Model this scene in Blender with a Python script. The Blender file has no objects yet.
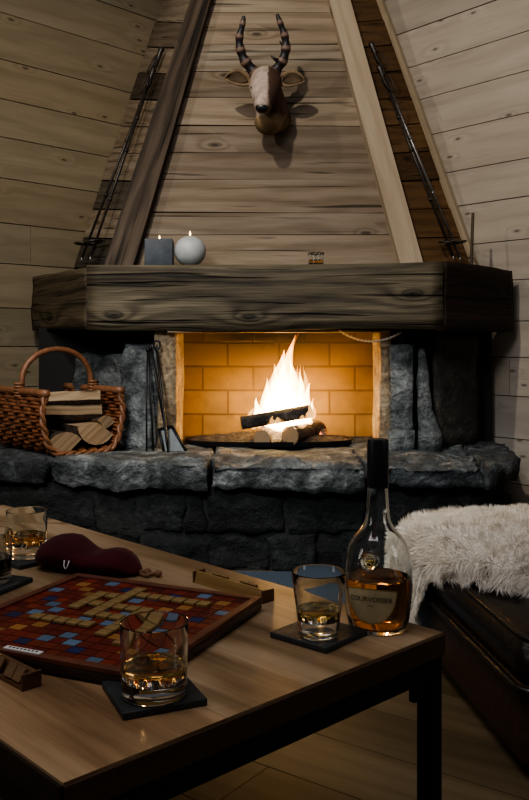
import bpy, bmesh, math, random
from mathutils import Vector, Matrix, noise

random.seed(7)
SC = bpy.context.scene
COL = SC.collection
F, CX, CY, HC = 870.0, 264.5, 340.0, 0.90      # focal length in px, principal column, horizon row, eye height
R = math.radians


def at(px, py, Y):
    return Vector(((px - CX) / F * Y, Y, HC + (CY - py) / F * Y))


# ------------------------------------------------------------------ materials
class NT:
    def __init__(s, name):
        s.m = bpy.data.materials.new(name)
        s.m.use_nodes = True
        s.t = s.m.node_tree
        s.b = s.t.nodes.get('Principled BSDF')
        s.out = s.t.nodes.get('Material Output')

    def n(s, kind, ins=None, **props):
        d = s.t.nodes.new('ShaderNode' + kind)
        for k, v in props.items():
            setattr(d, k, v)
        for k, v in (ins or {}).items():
            sock = d.inputs[k]
            if hasattr(v, 'bl_idname') and hasattr(v, 'outputs'):
                s.t.links.new(v.outputs[0], sock)
            elif isinstance(v, bpy.types.NodeSocket):
                s.t.links.new(v, sock)
            else:
                sock.default_value = v
        return d

    def math(s, op, a, b=0.0, c=None):
        ins = {0: a, 1: b}
        if c is not None:
            ins[2] = c
        return s.n('Math', ins, operation=op)

    def ramp(s, fac, stops, interp='LINEAR'):
        d = s.n('ValToRGB', {0: fac})
        cr = d.color_ramp
        cr.interpolation = interp
        while len(cr.elements) < len(stops):
            cr.elements.new(0.5)
        for e, (p, c) in zip(cr.elements, stops):
            e.position = p
            e.color = (*c, 1) if len(c) == 3 else c
        return d

    def mix(s, fac, a, b, mode='MIX'):
        d = s.n('Mix', None, data_type='RGBA', blend_type=mode)
        for idx, v in ((0, fac), (6, a), (7, b)):
            sock = d.inputs[idx]
            if hasattr(v, 'outputs'):
                o = v.outputs[2] if v.bl_idname == 'ShaderNodeMix' else v.outputs[0]
                s.t.links.new(o, sock)
            elif isinstance(v, bpy.types.NodeSocket):
                s.t.links.new(v, sock)
            else:
                sock.default_value = (*v, 1) if isinstance(v, tuple) and len(v) == 3 else v
        return d

    def link(s, a, sock):
        if hasattr(a, 'outputs'):
            a = a.outputs[2] if a.bl_idname == 'ShaderNodeMix' else a.outputs[0]
        s.t.links.new(a, s.b.inputs[sock])

    def bump(s, h, strength=0.3, dist=0.01):
        if hasattr(h, 'outputs') and h.bl_idname == 'ShaderNodeMix':
            h = h.outputs[2]
        d = s.n('Bump', {'Strength': strength, 'Distance': dist, 'Height': h})
        s.link(d, 'Normal')


def wood(name, dark, mid, light, rings=14.0, fine=1.0, knots=0.35, crack=0.0, bump=0.25, rough=0.7, tint=True, kscale=1.0, spec=0.3, wav=0.16):
    w = NT(name)
    uv = w.n('UVMap', None, uv_map='UV')
    sp = w.n('SeparateXYZ', {0: uv})
    u, v = sp.outputs[0], sp.outputs[1]

    def co(a, b):
        return w.n('CombineXYZ', {0: w.math('MULTIPLY', u, a), 1: w.math('MULTIPLY', v, b)})
    big = w.n('TexNoise', {'Vector': co(0.9, 5.0), 'Scale': 1.0, 'Detail': 3.0, 'Roughness': 0.55})
    vor = w.n('TexVoronoi', {'Vector': co(2.1 * kscale, 5.5 * kscale), 'Scale': 1.0, 'Randomness': 0.9}, voronoi_dimensions='2D')
    vs = w.n('SeparateColor', {0: vor.outputs['Color']})
    keep = w.math('GREATER_THAN', vs.outputs[0], 1.0 - knots)
    d = vor.outputs['Distance']
    infl = w.math('MULTIPLY', w.math('POWER', 2.718, w.math('MULTIPLY', d, -7.0)), keep)
    knot = w.math('MULTIPLY', w.n('MapRange', {0: d, 1: 0.035, 2: 0.10, 3: 1.0, 4: 0.0}), keep)
    r = w.math('ADD', w.math('MULTIPLY', v, rings), w.math('ADD', w.math('MULTIPLY', big, 2.6), w.math('MULTIPLY', infl, 3.0)))
    wave = w.math('ADD', w.math('MULTIPLY', w.math('SINE', w.math('MULTIPLY', r, 6.283)), 0.5), 0.5)
    wave = w.math('POWER', wave, 2.0)
    fn = w.n('TexNoise', {'Vector': co(4.0, 110.0), 'Scale': 1.0, 'Detail': 3.0, 'Roughness': 0.6})
    big2 = w.n('TexNoise', {'Vector': co(1.5, 9.0), 'Scale': 1.0, 'Detail': 4.0, 'Roughness': 0.6})
    val = w.math('ADD', w.math('MULTIPLY', wave, wav), w.math('ADD', w.math('MULTIPLY', fn, 0.34 * fine), w.math('MULTIPLY', big2, 0.62)))
    col = w.ramp(val, [(0.28, light), (0.55, mid), (0.92, dark)])
    c = w.mix(w.math('MULTIPLY', knot, 0.85), col, tuple(x * 0.35 for x in dark))
    h = w.math('MULTIPLY', val, -1.0)
    if crack > 0:
        ck = w.n('TexNoise', {'Vector': co(1.3, 38.0), 'Scale': 1.0, 'Detail': 2.0, 'Roughness': 0.5, 'Distortion': 0.4})
        cm = w.n('MapRange', {0: ck, 1: 0.64 - 0.08 * crack, 2: 0.70, 3: 0.0, 4: 1.0})
        c = w.mix(w.math('MULTIPLY', cm, 0.85), c, tuple(x * 0.2 for x in dark))
        h = w.math('SUBTRACT', h, w.math('MULTIPLY', cm, 1.5))
    if tint:
        at_ = w.n('Attribute', None, attribute_name='tint')
        c = w.mix(1.0, c, at_, 'MULTIPLY')
    w.link(c, 'Base Color')
    w.b.inputs['Roughness'].default_value = rough
    w.b.inputs['Specular IOR Level'].default_value = spec
    w.bump(h, bump, 0.006)
    return w.m


def stone(name, c1, c2, c3, scale=6.0, bump=0.8, rough=0.85):
    w = NT(name)
    tc = w.n('TexCoord')
    a = w.n('TexNoise', {'Vector': tc.outputs['Object'], 'Scale': scale, 'Detail': 8.0, 'Roughness': 0.65, 'Distortion': 0.6})
    b = w.n('TexNoise', {'Vector': tc.outputs['Object'], 'Scale': scale * 5, 'Detail': 5.0, 'Roughness': 0.7})
    col = w.ramp(a, [(0.33, c1), (0.52, c2), (0.7, c3)])
    sp = w.n('MapRange', {0: b, 1: 0.35, 2: 0.65, 3: 0.55, 4: 1.25})
    c = w.mix(1.0, col, w.n('CombineColor', {0: sp, 1: sp, 2: sp}), 'MULTIPLY')
    at_ = w.n('Attribute', None, attribute_name='tint')
    c = w.mix(1.0, c, at_, 'MULTIPLY')
    w.link(c, 'Base Color')
    w.b.inputs['Roughness'].default_value = rough
    v_ = w.n('TexVoronoi', {'Vector': tc.outputs['Object'], 'Scale': scale * 2.2}, feature='F1')
    h = w.math('ADD', w.math('MULTIPLY', a, 1.0), w.math('ADD', w.math('MULTIPLY', b, 0.6), w.math('MULTIPLY', v_.outputs['Distance'], .35)))
    w.bump(h, bump, 0.045)
    return w.m


def plain(name, col, rough=0.6, metal=0.0, nscale=0, namt=0.3, bump=0.0, spec=0.5, **kw):
    w = NT(name)
    w.b.inputs['Base Color'].default_value = (*col, 1)
    w.b.inputs['Roughness'].default_value = rough
    w.b.inputs['Metallic'].default_value = metal
    w.b.inputs['Specular IOR Level'].default_value = spec
    if nscale:
        tc = w.n('TexCoord')
        a = w.n('TexNoise', {'Vector': tc.outputs['Object'], 'Scale': nscale, 'Detail': 4.0, 'Roughness': 0.6})
        sp = w.n('MapRange', {0: a, 1: 0.3, 2: 0.7, 3: 1 - namt, 4: 1 + namt})
        c = w.mix(1.0, col, w.n('CombineColor', {0: sp, 1: sp, 2: sp}), 'MULTIPLY')
        w.link(c, 'Base Color')
        if bump:
            w.bump(a, bump, 0.01)
    for k, v in kw.items():
        w.b.inputs[k.replace('_', ' ')].default_value = v
    return w.m


def glass(name, col=(1, 1, 1), ior=1.45, rough=0.0):
    return plain(name, col, rough, 0, IOR=ior, Transmission_Weight=1.0)


M = {}
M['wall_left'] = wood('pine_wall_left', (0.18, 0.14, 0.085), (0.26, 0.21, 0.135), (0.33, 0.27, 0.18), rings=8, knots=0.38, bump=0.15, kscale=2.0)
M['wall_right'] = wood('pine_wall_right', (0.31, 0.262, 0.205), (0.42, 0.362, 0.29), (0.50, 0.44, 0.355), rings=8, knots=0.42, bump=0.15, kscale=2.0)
M['floor'] = wood('oak_floor', (0.10, 0.066, 0.030), (0.17, 0.12, 0.06), (0.23, 0.165, 0.09), rings=16, knots=0.2, bump=0.1, rough=0.5)
M['hood'] = wood('barn_board', (0.12, 0.084, 0.05), (0.26, 0.198, 0.135), (0.38, 0.31, 0.235), rings=11, knots=0.25, crack=0.2, bump=0.4, wav=.2, kscale=1.25)
M['side'] = wood('barn_board_dark', (0.08, 0.058, 0.038), (0.18, 0.138, 0.095), (0.29, 0.235, 0.175), rings=20, knots=0.2, crack=0.4, bump=0.4)
M['side_dark'] = wood('barn_board_brown', (0.065, 0.033, 0.013), (0.15, 0.080, 0.032), (0.23, 0.13, 0.058), rings=20, knots=0.2, crack=0.4, bump=0.4)
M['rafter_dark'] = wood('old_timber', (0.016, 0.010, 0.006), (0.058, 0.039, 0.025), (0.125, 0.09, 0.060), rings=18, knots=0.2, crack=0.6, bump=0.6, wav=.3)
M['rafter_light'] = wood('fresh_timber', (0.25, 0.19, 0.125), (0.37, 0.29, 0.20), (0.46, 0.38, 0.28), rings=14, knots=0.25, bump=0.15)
M['mantel'] = wood('hewn_mantel', (0.020, 0.015, 0.009), (0.095, 0.075, 0.046), (0.215, 0.177, 0.118), rings=15, knots=0.6, crack=0.75, bump=1.0, kscale=0.9, wav=.22, fine=1.5)
M['table'] = wood('table_pine', (0.13, 0.066, 0.026), (0.42, 0.265, 0.135), (0.70, 0.50, 0.30), rings=7, knots=0.2, crack=0.0, bump=0.05, rough=0.42, spec=0.4, wav=.26)
M['table_edge'] = wood('table_edge', (0.04, 0.02, 0.01), (0.09, 0.05, 0.026), (0.14, 0.08, 0.04), rings=14, knots=0.1, bump=0.1, rough=0.5)
M['log'] = wood('split_log', (0.10, 0.058, 0.03), (0.27, 0.185, 0.105), (0.42, 0.31, 0.195), rings=30, knots=0.1, bump=0.8, wav=.14)
M['bark'] = stone('log_bark', (0.03, 0.018, 0.01), (0.09, 0.055, 0.03), (0.15, 0.10, 0.06), 25, 0.8)
M['char'] = stone('charred_log', (0.014, 0.012, 0.012), (0.06, 0.05, 0.045), (0.20, 0.17, 0.15), 18, 0.8)
M['rackwood'] = wood('rack_wood', (0.16, 0.09, 0.03), (0.30, 0.19, 0.07), (0.40, 0.27, 0.11), rings=30, knots=0.0, bump=0.05, rough=0.4)
M['rackdark'] = wood('rack_dark', (0.06, 0.03, 0.015), (0.12, 0.06, 0.03), (0.18, 0.10, 0.05), rings=30, knots=0.0, bump=0.05, rough=0.35)
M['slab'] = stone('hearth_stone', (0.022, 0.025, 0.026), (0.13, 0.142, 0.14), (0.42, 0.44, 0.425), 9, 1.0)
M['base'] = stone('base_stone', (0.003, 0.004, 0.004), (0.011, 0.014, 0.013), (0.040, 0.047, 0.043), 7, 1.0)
M['mortar'] = stone('dark_mortar', (0.008, 0.009, 0.008), (0.018, 0.02, 0.018), (0.03, 0.03, 0.028), 12, 0.5)
M['pier'] = stone('pier_stone', (0.05, 0.057, 0.058), (0.20, 0.22, 0.22), (0.42, 0.44, 0.43), 8, 1.0)
M['pier_shade'] = stone('pier_stone_shaded', (0.02, 0.018, 0.014), (0.05, 0.045, 0.036), (0.09, 0.08, 0.065), 6, 0.7)  # pier stone with the mantel's shadow put into its colour
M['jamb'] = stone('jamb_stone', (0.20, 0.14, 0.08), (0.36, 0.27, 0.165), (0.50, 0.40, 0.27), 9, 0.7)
M['soot_shade'] = plain('soot_shade', (0.012, 0.011, 0.010), 0.95)  # real soot in the throat; painted shade on the sheets behind the piers
M['iron'] = plain('black_iron', (0.022, 0.022, 0.024), 0.45, 0.7, 40, 0.3, 0.1)
M['lit_edge'] = plain('lit_edge_tan', (0.30, 0.22, 0.14), 0.5, 0.3, 30, 0.3, 0.1)  # firelight on the mantel's lower edge, put into the colour
M['frame'] = plain('table_frame_metal', (0.008, 0.008, 0.010), 0.5, 0.4)
M['steel'] = plain('shovel_steel', (0.13, 0.145, 0.155), 0.6, 0.0, 14, 0.25, 0.05)
M['ash'] = stone('ash', (0.03, 0.022, 0.015), (0.09, 0.065, 0.045), (0.20, 0.16, 0.12), 30, 1.0)
M['wicker'] = plain('wicker', (0.165, 0.058, 0.022), 0.42, 0, 60, 0.45, 0.15)
M['wicker_rim'] = plain('wicker_rim', (0.19, 0.08, 0.036), 0.45, 0, 50, 0.35, 0.15)
M['slate'] = plain('slate', (0.028, 0.033, 0.034), 0.55, 0, 30, 0.35, 0.25)
M['slate_candle'] = plain('slate_candle', (0.050, 0.058, 0.066), 0.6, 0, 25, 0.3, 0.1)
M['ball_candle'] = plain('white_candle', (0.40, 0.41, 0.40), 0.5, 0, 20, 0.1)
M['wick'] = plain('wick', (0.02, 0.02, 0.02), 0.9)
M['pole'] = plain('old_ski_pole', (0.030, 0.024, 0.020), 0.38, 0.2, 30, 0.4)
M['pole_metal'] = plain('ski_pole_metal', (0.20, 0.19, 0.18), 0.35, 0.8, 30, 0.4)
M['strap'] = plain('leather_strap', (0.035, 0.022, 0.014), 0.6)
M['ear'] = plain('deer_ear', (0.22, 0.15, 0.085), 0.85, 0, 30, 0.35, 0.2)
M['ear_in'] = plain('deer_ear_inner', (0.085, 0.055, 0.03), 0.9, 0, 30, 0.35, 0.2)
M['nose'] = plain('deer_nose', (0.012, 0.011, 0.012), 0.35)
M['glass'] = glass('clear_glass', (0.96, 0.98, 0.97))
M['whisky'] = glass('whisky', (0.95, 0.50, 0.14), 1.34)
M['whisky_pale'] = glass('whisky_pale', (0.78, 0.50, 0.13), 1.34)
M['cognac'] = glass('cognac', (0.95, 0.34, 0.07), 1.34)
M['cola'] = plain('dark_drink', (0.02, 0.014, 0.012), 0.15)
M['cap'] = plain('bottle_cap', (0.014, 0.014, 0.018), 0.35)
M['label'] = plain('cream_label', (0.56, 0.45, 0.26), 0.6, 0, 40, 0.12)
M['label_edge'] = plain('gold_edge', (0.42, 0.30, 0.11), 0.4, 0.5)
M['ink'] = plain('label_ink', (0.05, 0.035, 0.02), 0.7)
M['gold'] = plain('seal_gold', (0.55, 0.40, 0.12), 0.35, 0.7)
M['leather'] = plain('dark_leather', (0.020, 0.015, 0.012), 0.30, 0, 55, 0.4, 0.18, 0.6)
M['leather_brown'] = plain('brown_leather', (0.060, 0.030, 0.015), 0.42, 0, 45, 0.4, 0.18, 0.5)
M['leather_red'] = plain('oxblood_leather', (0.055, 0.014, 0.009), 0.4, 0, 45, 0.4, 0.15, 0.5)
M['wool'] = plain('sheep_wool', (0.80, 0.75, 0.66), 0.95, 0, 18, 0.10, 0, 0.1)
M['velvet'] = plain('wine_velvet', (0.055, 0.005, 0.008), 0.85, 0, 12, 0.35, 0.1, 0.2, Sheen_Weight=0.08)
M['cord'] = plain('pouch_cord', (0.20, 0.10, 0.05), 0.7, 0, 60, 0.3)
M['board_edge'] = plain('board_edge', (0.035, 0.018, 0.012), 0.4, 0, 30, 0.3)
M['board_rim'] = plain('board_rim', (0.13, 0.040, 0.020), 0.45, 0, 30, 0.3)
M['plate'] = plain('white_plate', (0.75, 0.74, 0.70), 0.35)
M['tile'] = plain('letter_tile', (0.27, 0.175, 0.065), 0.4, 0, 60, 0.2)
M['tile_dark'] = plain('letter_tile_dark', (0.16, 0.085, 0.035), 0.4, 0, 60, 0.25)
M['rug'] = plain('blue_grey_rug', (0.045, 0.066, 0.092), 0.95, 0, 90, 0.4, 0.3)
M['trim'] = wood('trim_strip', (0.26, 0.20, 0.13), (0.38, 0.30, 0.20), (0.46, 0.38, 0.27), rings=20, knots=0.1, bump=0.1)

# game board squares: per-face colour
w = NT('board_squares')
a_ = w.n('Attribute', None, attribute_name='tint')
w.link(a_, 'Base Color')
w.b.inputs['Roughness'].default_value = 0.45
M['squares'] = w.m

# fire bricks
w = NT('fire_brick')
uv = w.n('UVMap', None, uv_map='UV')
br = w.n('TexBrick', {'Vector': uv, 'Color1': (0.25, 0.155, 0.050, 1), 'Color2': (0.20, 0.12, 0.038, 1), 'Mortar': (0.135, 0.08, 0.026, 1),
                      'Scale': 1.0, 'Mortar Size': 0.006, 'Mortar Smooth': 0.4, 'Brick Width': 0.25, 'Row Height': 0.118})
tc = w.n('TexCoord')
ns = w.n('TexNoise', {'Vector': tc.outputs['Object'], 'Scale': 6.0, 'Detail': 5.0, 'Roughness': 0.6})
sp = w.n('MapRange', {0: ns, 1: 0.3, 2: 0.7, 3: 0.7, 4: 1.2})
c = w.mix(1.0, br, w.n('CombineColor', {0: sp, 1: sp, 2: sp}), 'MULTIPLY')
# soot deposited on the bricks above and around the fire
xyz = w.n('SeparateXYZ', {0: tc.outputs['Object']})
hz = w.n('MapRange', {0: w.math('ADD', xyz.outputs[2], w.math('MULTIPLY', ns, 0.16)), 1: 0.80, 2: 0.99, 3: 0.0, 4: 1.0})
dx = w.math('ABSOLUTE', w.math('SUBTRACT', xyz.outputs[0], 0.0))
hx = w.n('MapRange', {0: dx, 1: 0.15, 2: 0.48, 3: 1.0, 4: 0.35})
c = w.mix(w.math('MULTIPLY', hz, hx), c, (0.018, 0.012, 0.008))
w.link(c, 'Base Color')
w.b.inputs['Roughness'].default_value = 0.9
w.bump(w.math('SUBTRACT', w.math('MULTIPLY', ns, 0.3), br.outputs['Fac']), 0.4, 0.01)
M['brick'] = w.m

# flames
def flame_mat(name, strength, power, zlo, zhi, base=(1.0, 0.70, 0.36), tipc=(1.0, 0.33, 0.05)):
    """glowing gas: light is added, thick in the middle of a tongue and fading at its edge"""
    w = NT(name)
    tc = w.n('TexCoord')
    z = w.n('SeparateXYZ', {0: tc.outputs['Object']}).outputs[2]
    f = w.n('MapRange', {0: z, 1: zlo, 2: zhi, 3: 0.0, 4: 1.0})
    ns = w.n('TexNoise', {'Vector': w.n('Mapping', {0: tc.outputs['Object'], 3: (38, 38, 11)}), 'Scale': 1.0, 'Detail': 3.0, 'Distortion': .8})
    col = w.ramp(f, [(0.0, base), (0.6, (1.0, 0.52, 0.16)), (1.0, tipc)])
    st = w.ramp(f, [(0.0, (1, 1, 1)), (0.5, (0.7, 0.7, 0.7)), (1.0, (0.30, 0.30, 0.30))])
    lw = w.n('LayerWeight', {'Blend': 0.5})
    th = w.math('POWER', w.math('SUBTRACT', 1.0, lw.outputs['Facing']), power)
    nz = w.n('MapRange', {0: ns, 1: 0.35, 2: 0.65, 3: 0.35, 4: 1.3})
    em = w.n('Emission', {'Color': col, 'Strength': w.math('MULTIPLY', w.math('MULTIPLY', st, nz), w.math('MULTIPLY', th, strength))})
    mx = w.n('AddShader', {0: w.n('BsdfTransparent'), 1: em})
    w.t.links.new(mx.outputs[0], w.out.inputs['Surface'])
    return w.m


M['flame'] = flame_mat('fire_flame', 9.0, 1.5, 0.0, 0.46)
M['flame_wisp'] = flame_mat('fire_flame_wisp', 1.5, 1.2, 0.0, 0.46, (1.0, 0.50, 0.15))
M['candle_flame'] = flame_mat('candle_flame', 16.0, 0.8, 0.0, 0.3, (1, 0.86, 0.62), (1, 0.8, 0.5))
w = NT('embers')
tc = w.n('TexCoord')
ns = w.n('TexNoise', {'Vector': tc.outputs['Object'], 'Scale': 40.0, 'Detail': 3.0})
em = w.ramp(ns, [(0.5, (0, 0, 0)), (0.62, (1.0, 0.16, 0.02)), (0.72, (1.0, 0.6, 0.2))])
w.b.inputs['Base Color'].default_value = (0.05, 0.04, 0.035, 1)
w.link(em, 'Emission Color')
w.b.inputs['Emission Strength'].default_value = 2.5
M['ember'] = w.m

# deer hide: tan brow, brown cheeks
w = NT('deer_hide')
tc = w.n('TexCoord')
ns = w.n('TexNoise', {'Vector': tc.outputs['Object'], 'Scale': 14.0, 'Detail': 5.0, 'Roughness': 0.6})
x = w.n('SeparateXYZ', {0: tc.outputs['Object']})
fx = w.n('MapRange', {0: w.math('ADD', x.outputs[0], w.math('MULTIPLY', ns, 0.05)), 1: 0.030, 2: 0.042, 3: 0.0, 4: 1.0})
fz = w.n('MapRange', {0: w.math('ADD', x.outputs[2], w.math('MULTIPLY', ns, 0.03)), 1: -0.100, 2: -0.075, 3: 1.0, 4: 0.0})
pale = w.ramp(ns, [(0.35, (0.26, 0.19, 0.15)), (0.65, (0.58, 0.46, 0.39))])
c = w.mix(fx, pale, (0.075, 0.035, 0.02))
c = w.mix(fz, c, w.ramp(ns, [(0.35, (0.13, 0.085, 0.04)), (0.65, (0.27, 0.18, 0.09))]))
w.link(c, 'Base Color')
w.b.inputs['Roughness'].default_value = 0.8
w.bump(ns, 0.4, 0.01)
M['hide'] = w.m

# ringed antler
w = NT('antler')
uv = w.n('UVMap', None, uv_map='UV')
u = w.n('SeparateXYZ', {0: uv}).outputs[0]
s_ = w.math('SINE', w.math('MULTIPLY', u, 105.0))
c = w.ramp(w.math('ADD', w.math('MULTIPLY', s_, 0.5), 0.5), [(0.5, (0.014, 0.012, 0.014)), (0.76, (0.07, 0.034, 0.024)), (0.97, (0.20, 0.135, 0.095))])
w.link(c, 'Base Color')
w.b.inputs['Roughness'].default_value = 0.5
M['antler'] = w.m


# ------------------------------------------------------------------ mesh helpers
def newbm():
    bm = bmesh.new()
    bm.loops.layers.uv.new('UV')
    bm.loops.layers.color.new('tint')
    return bm


def settint(bm, faces, c):
    ly = bm.loops.layers.color['tint']
    for f in faces:
        for l in f.loops:
            l[ly] = (*c, 1)


def uvalong(bm, faces, axis, off=(0, 0), org=Vector((0, 0, 0)), flat=None):
    """UVs in metres: u along the axis; flat = (normal, corner positions) of each face before roughening"""
    ly = bm.loops.layers.uv['UV']
    ax = Vector(axis).normalized()
    for i, f in enumerate(faces):
        n, ps = flat[i] if flat else (f.normal, [l.vert.co for l in f.loops])
        t = n.cross(ax)
        if t.length < 0.3:                       # end grain
            a = ax.orthogonal().normalized()
            b = ax.cross(a)
            for l, p in zip(f.loops, ps):
                p = p - org
                l[ly].uv = (p.dot(a) * 0.3 + off[0], p.dot(b) + off[1])
            continue
        t.normalize()
        for l, p in zip(f.loops, ps):
            p = p - org
            l[ly].uv = (p.dot(ax) + off[0], p.dot(t) + off[1])


def rt(a=0.85, b=1.1, warm=0.03):
    g = random.uniform(a, b)
    k = random.uniform(-warm, warm)
    return (g * (1 + k), g, g * (1 - k))


def hexa(bm, bot, top, axis=None, tint=(1, 1, 1), cuts=0, amp=0.0, freq=6.0, stretch=None, seed=0, bevel=0.0, org=None):
    """closed hexahedron from 4 bottom and 4 top corners (counter-clockwise), optionally roughened"""
    c8 = [Vector(p) for p in list(bot) + list(top)]
    q = [(3, 2, 1, 0), (4, 5, 6, 7), (0, 1, 5, 4), (1, 2, 6, 5), (2, 3, 7, 6), (3, 0, 4, 7)]
    tb = bmesh.new()
    if cuts:
        el = [max((c8[i] - c8[j]).length for i, j in es) for es in (((0, 1), (2, 3), (4, 5), (6, 7)), ((1, 2), (3, 0), (5, 6), (7, 4)), ((0, 4), (1, 5), (2, 6), (3, 7)))]
        res = max(el) / (cuts + 1)
        cnt = [max(2, round(x / res)) for x in el]
        for f, (na, nb) in zip(q, ((0, 1), (0, 1), (0, 2), (1, 2), (0, 2), (1, 2))):
            p0, p1, p2, p3 = [c8[i] for i in f]
            na, nb = cnt[na], cnt[nb]
            g = [[tb.verts.new((p0 * (1 - i / na) + p1 * (i / na)) * (1 - j / nb) + (p3 * (1 - i / na) + p2 * (i / na)) * (j / nb)) for j in range(nb + 1)] for i in range(na + 1)]
            for i in range(na):
                for j in range(nb):
                    tb.faces.new((g[i][j], g[i + 1][j], g[i + 1][j + 1], g[i][j + 1]))
        bmesh.ops.remove_doubles(tb, verts=tb.verts, dist=res * .05)
    else:
        vs = [tb.verts.new(p) for p in c8]
        for f in q:
            tb.faces.new([vs[i] for i in f])
        if bevel:
            bmesh.ops.bevel(tb, geom=list(tb.edges), offset=bevel, segments=2, profile=0.5, affect='EDGES')
    bmesh.ops.recalc_face_normals(tb, faces=tb.faces)
    tb.normal_update()
    pre = [v.co.copy() for v in tb.verts]
    pn = [f.normal.copy() for f in tb.faces]
    tb.verts.index_update()
    tb.faces.index_update()
    if cuts and amp:
        sv = Vector((seed * 3.7, seed * 1.9, seed * 5.3))
        disp = []
        for v in tb.verts:
            p = v.co.copy()
            if stretch is not None:
                ax = Vector(stretch).normalized()
                p = p - ax * p.dot(ax) * 0.75
            d = noise.fractal(p * freq + sv, 1.0, 2.0, 4) * amp
            d += noise.noise(p * freq * 0.4 + sv) * amp * 0.8
            disp.append((v, v.normal * d))
        for v, d in disp:
            v.co += d
    mp = {v: bm.verts.new(v.co) for v in tb.verts}
    fs = [bm.faces.new([mp[v] for v in f.verts]) for f in tb.faces]
    flat = [(pn[f.index], [pre[v.index] for v in f.verts]) for f in tb.faces]
    tb.free()
    for f in fs:
        f.normal_update()
    if axis is None:
        axis = Vector(bot[1]) - Vector(bot[0])
    uvalong(bm, fs, axis, (random.uniform(0, 30), random.uniform(0, 30)), org or Vector((0, 0, 0)), flat)
    settint(bm, fs, tint)
    return fs


def box(bm, c, s, ax=None, rot=None, tint=(1, 1, 1), bevel=0.0, **k):
    """box centred at c, size s; rot = Matrix 3x3"""
    c = Vector(c)
    rot = rot or Matrix.Identity(3)
    h = [x / 2 for x in s]

    def P(i, j, kk):
        return c + rot @ Vector((i * h[0], j * h[1], kk * h[2]))
    bot = [P(-1, -1, -1), P(1, -1, -1), P(1, 1, -1), P(-1, 1, -1)]
    top = [P(-1, -1, 1), P(1, -1, 1), P(1, 1, 1), P(-1, 1, 1)]
    a = ax
    if a is None:
        m = max(range(3), key=lambda i: s[i])
        a = rot @ Vector([1.0 if i == m else 0.0 for i in range(3)])
    return hexa(bm, bot, top, a, tint, bevel=bevel, **k)


def tube(bm, pts, rad, seg=10, cap=True, flat=1.0, up=None, closed=False, twist=0.0, tint=(1, 1, 1)):
    pts = [Vector(p) for p in pts]
    n = len(pts)
    if not hasattr(rad, '__len__'):
        rad = [rad] * n
    ly = bm.loops.layers.uv['UV']
    rings, prev = [], None
    L, acc = 0.0, []
    for i in range(n):
        if i:
            L += (pts[i] - pts[i - 1]).length
        acc.append(L)
        if closed:
            t = pts[(i + 1) % n] - pts[i - 1]
        else:
            t = pts[min(i + 1, n - 1)] - pts[max(i - 1, 0)]
        t = t.normalized() if t.length > 1e-9 else Vector((0, 0, 1))
        if prev is None:
            a = Vector(up) if up is not None else t.orthogonal()
        else:
            a = prev
        a = a - t * a.dot(t)
        if a.length < 1e-6:
            a = t.orthogonal()
        a.normalize()
        prev = a
        b = t.cross(a)
        ring = []
        for k in range(seg):
            th = 2 * math.pi * k / seg + twist * i
            ring.append(bm.verts.new(pts[i] + (a * math.cos(th) + b * math.sin(th) * flat) * rad[i]))
        rings.append(ring)
    fs = []
    m = n if closed else n - 1
    for i in range(m):
        r0, r1 = rings[i], rings[(i + 1) % n]
        for k in range(seg):
            f = bm.faces.new((r0[k], r0[(k + 1) % seg], r1[(k + 1) % seg], r1[k]))
            u0 = acc[i]
            u1 = acc[i + 1] if i + 1 < n else acc[i] + 0.01
            for l, (uu, kk) in zip(f.loops, ((u0, k), (u0, k + 1), (u1, k + 1), (u1, k))):
                l[ly].uv = (uu, kk / seg * 6.283 * max(rad[i], 1e-3))
            fs.append(f)
    if cap and not closed:
        fs.append(bm.faces.new(list(reversed(rings[0]))))
        fs.append(bm.faces.new(rings[-1]))
    settint(bm, fs, tint)
    return fs


def lathe(bm, prof, seg=40, c=(0, 0, 0)):
    """prof: list of (r, z); r=0 ends closed"""
    c = Vector(c)
    rings = []
    for r, z in prof:
        if r < 1e-6:
            rings.append([bm.verts.new(c + Vector((0, 0, z)))])
        else:
            rings.append([bm.verts.new(c + Vector((r * math.cos(2 * math.pi * k / seg), r * math.sin(2 * math.pi * k / seg), z))) for k in range(seg)])
    fs = []
    for a, b in zip(rings, rings[1:]):
        for k in range(seg):
            k2 = (k + 1) % seg
            if len(a) == 1 and len(b) == 1:
                continue
            if len(a) == 1:
                fs.append(bm.faces.new((a[0], b[k2], b[k])))
            elif len(b) == 1:
                fs.append(bm.faces.new((a[k], a[k2], b[0])))
            else:
                fs.append(bm.faces.new((a[k], a[k2], b[k2], b[k])))
    settint(bm, fs, (1, 1, 1))
    return fs


def ell(bm, c, r, seg=20, rings=12, rot=None):
    g = bmesh.ops.create_uvsphere(bm, u_segments=seg, v_segments=rings, radius=1.0)
    rot = rot or Matrix.Identity(3)
    for v in g['verts']:
        v.co = Vector(c) + rot @ Vector((v.co.x * r[0], v.co.y * r[1], v.co.z * r[2]))
    fs = list({f for v in g['verts'] for f in v.link_faces})
    settint(bm, fs, (1, 1, 1))
    return fs


def obj(name, bm, m, parent=None, smooth=False, world=False, auto=None):
    if world and parent is not None:
        mw = Matrix.LocRotScale(parent.location, parent.rotation_euler, None)
        bm.transform(mw.inverted())
    bmesh.ops.recalc_face_normals(bm, faces=bm.faces)
    me = bpy.data.meshes.new(name)
    bm.to_mesh(me)
    bm.free()
    if smooth:
        for p in me.polygons:
            p.use_smooth = True
    if auto is not None and hasattr(me, 'set_sharp_from_angle'):
        for p in me.polygons:
            p.use_smooth = True
        me.set_sharp_from_angle(angle=R(auto))
    o = bpy.data.objects.new(name, me)
    COL.objects.link(o)
    me.materials.append(m)
    if parent is not None:
        o.parent = parent
    return o


def tag(o, label, cat, group=None):
    o['label'] = label
    o['category'] = cat
    if group:
        o['group'] = group
    return o


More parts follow.
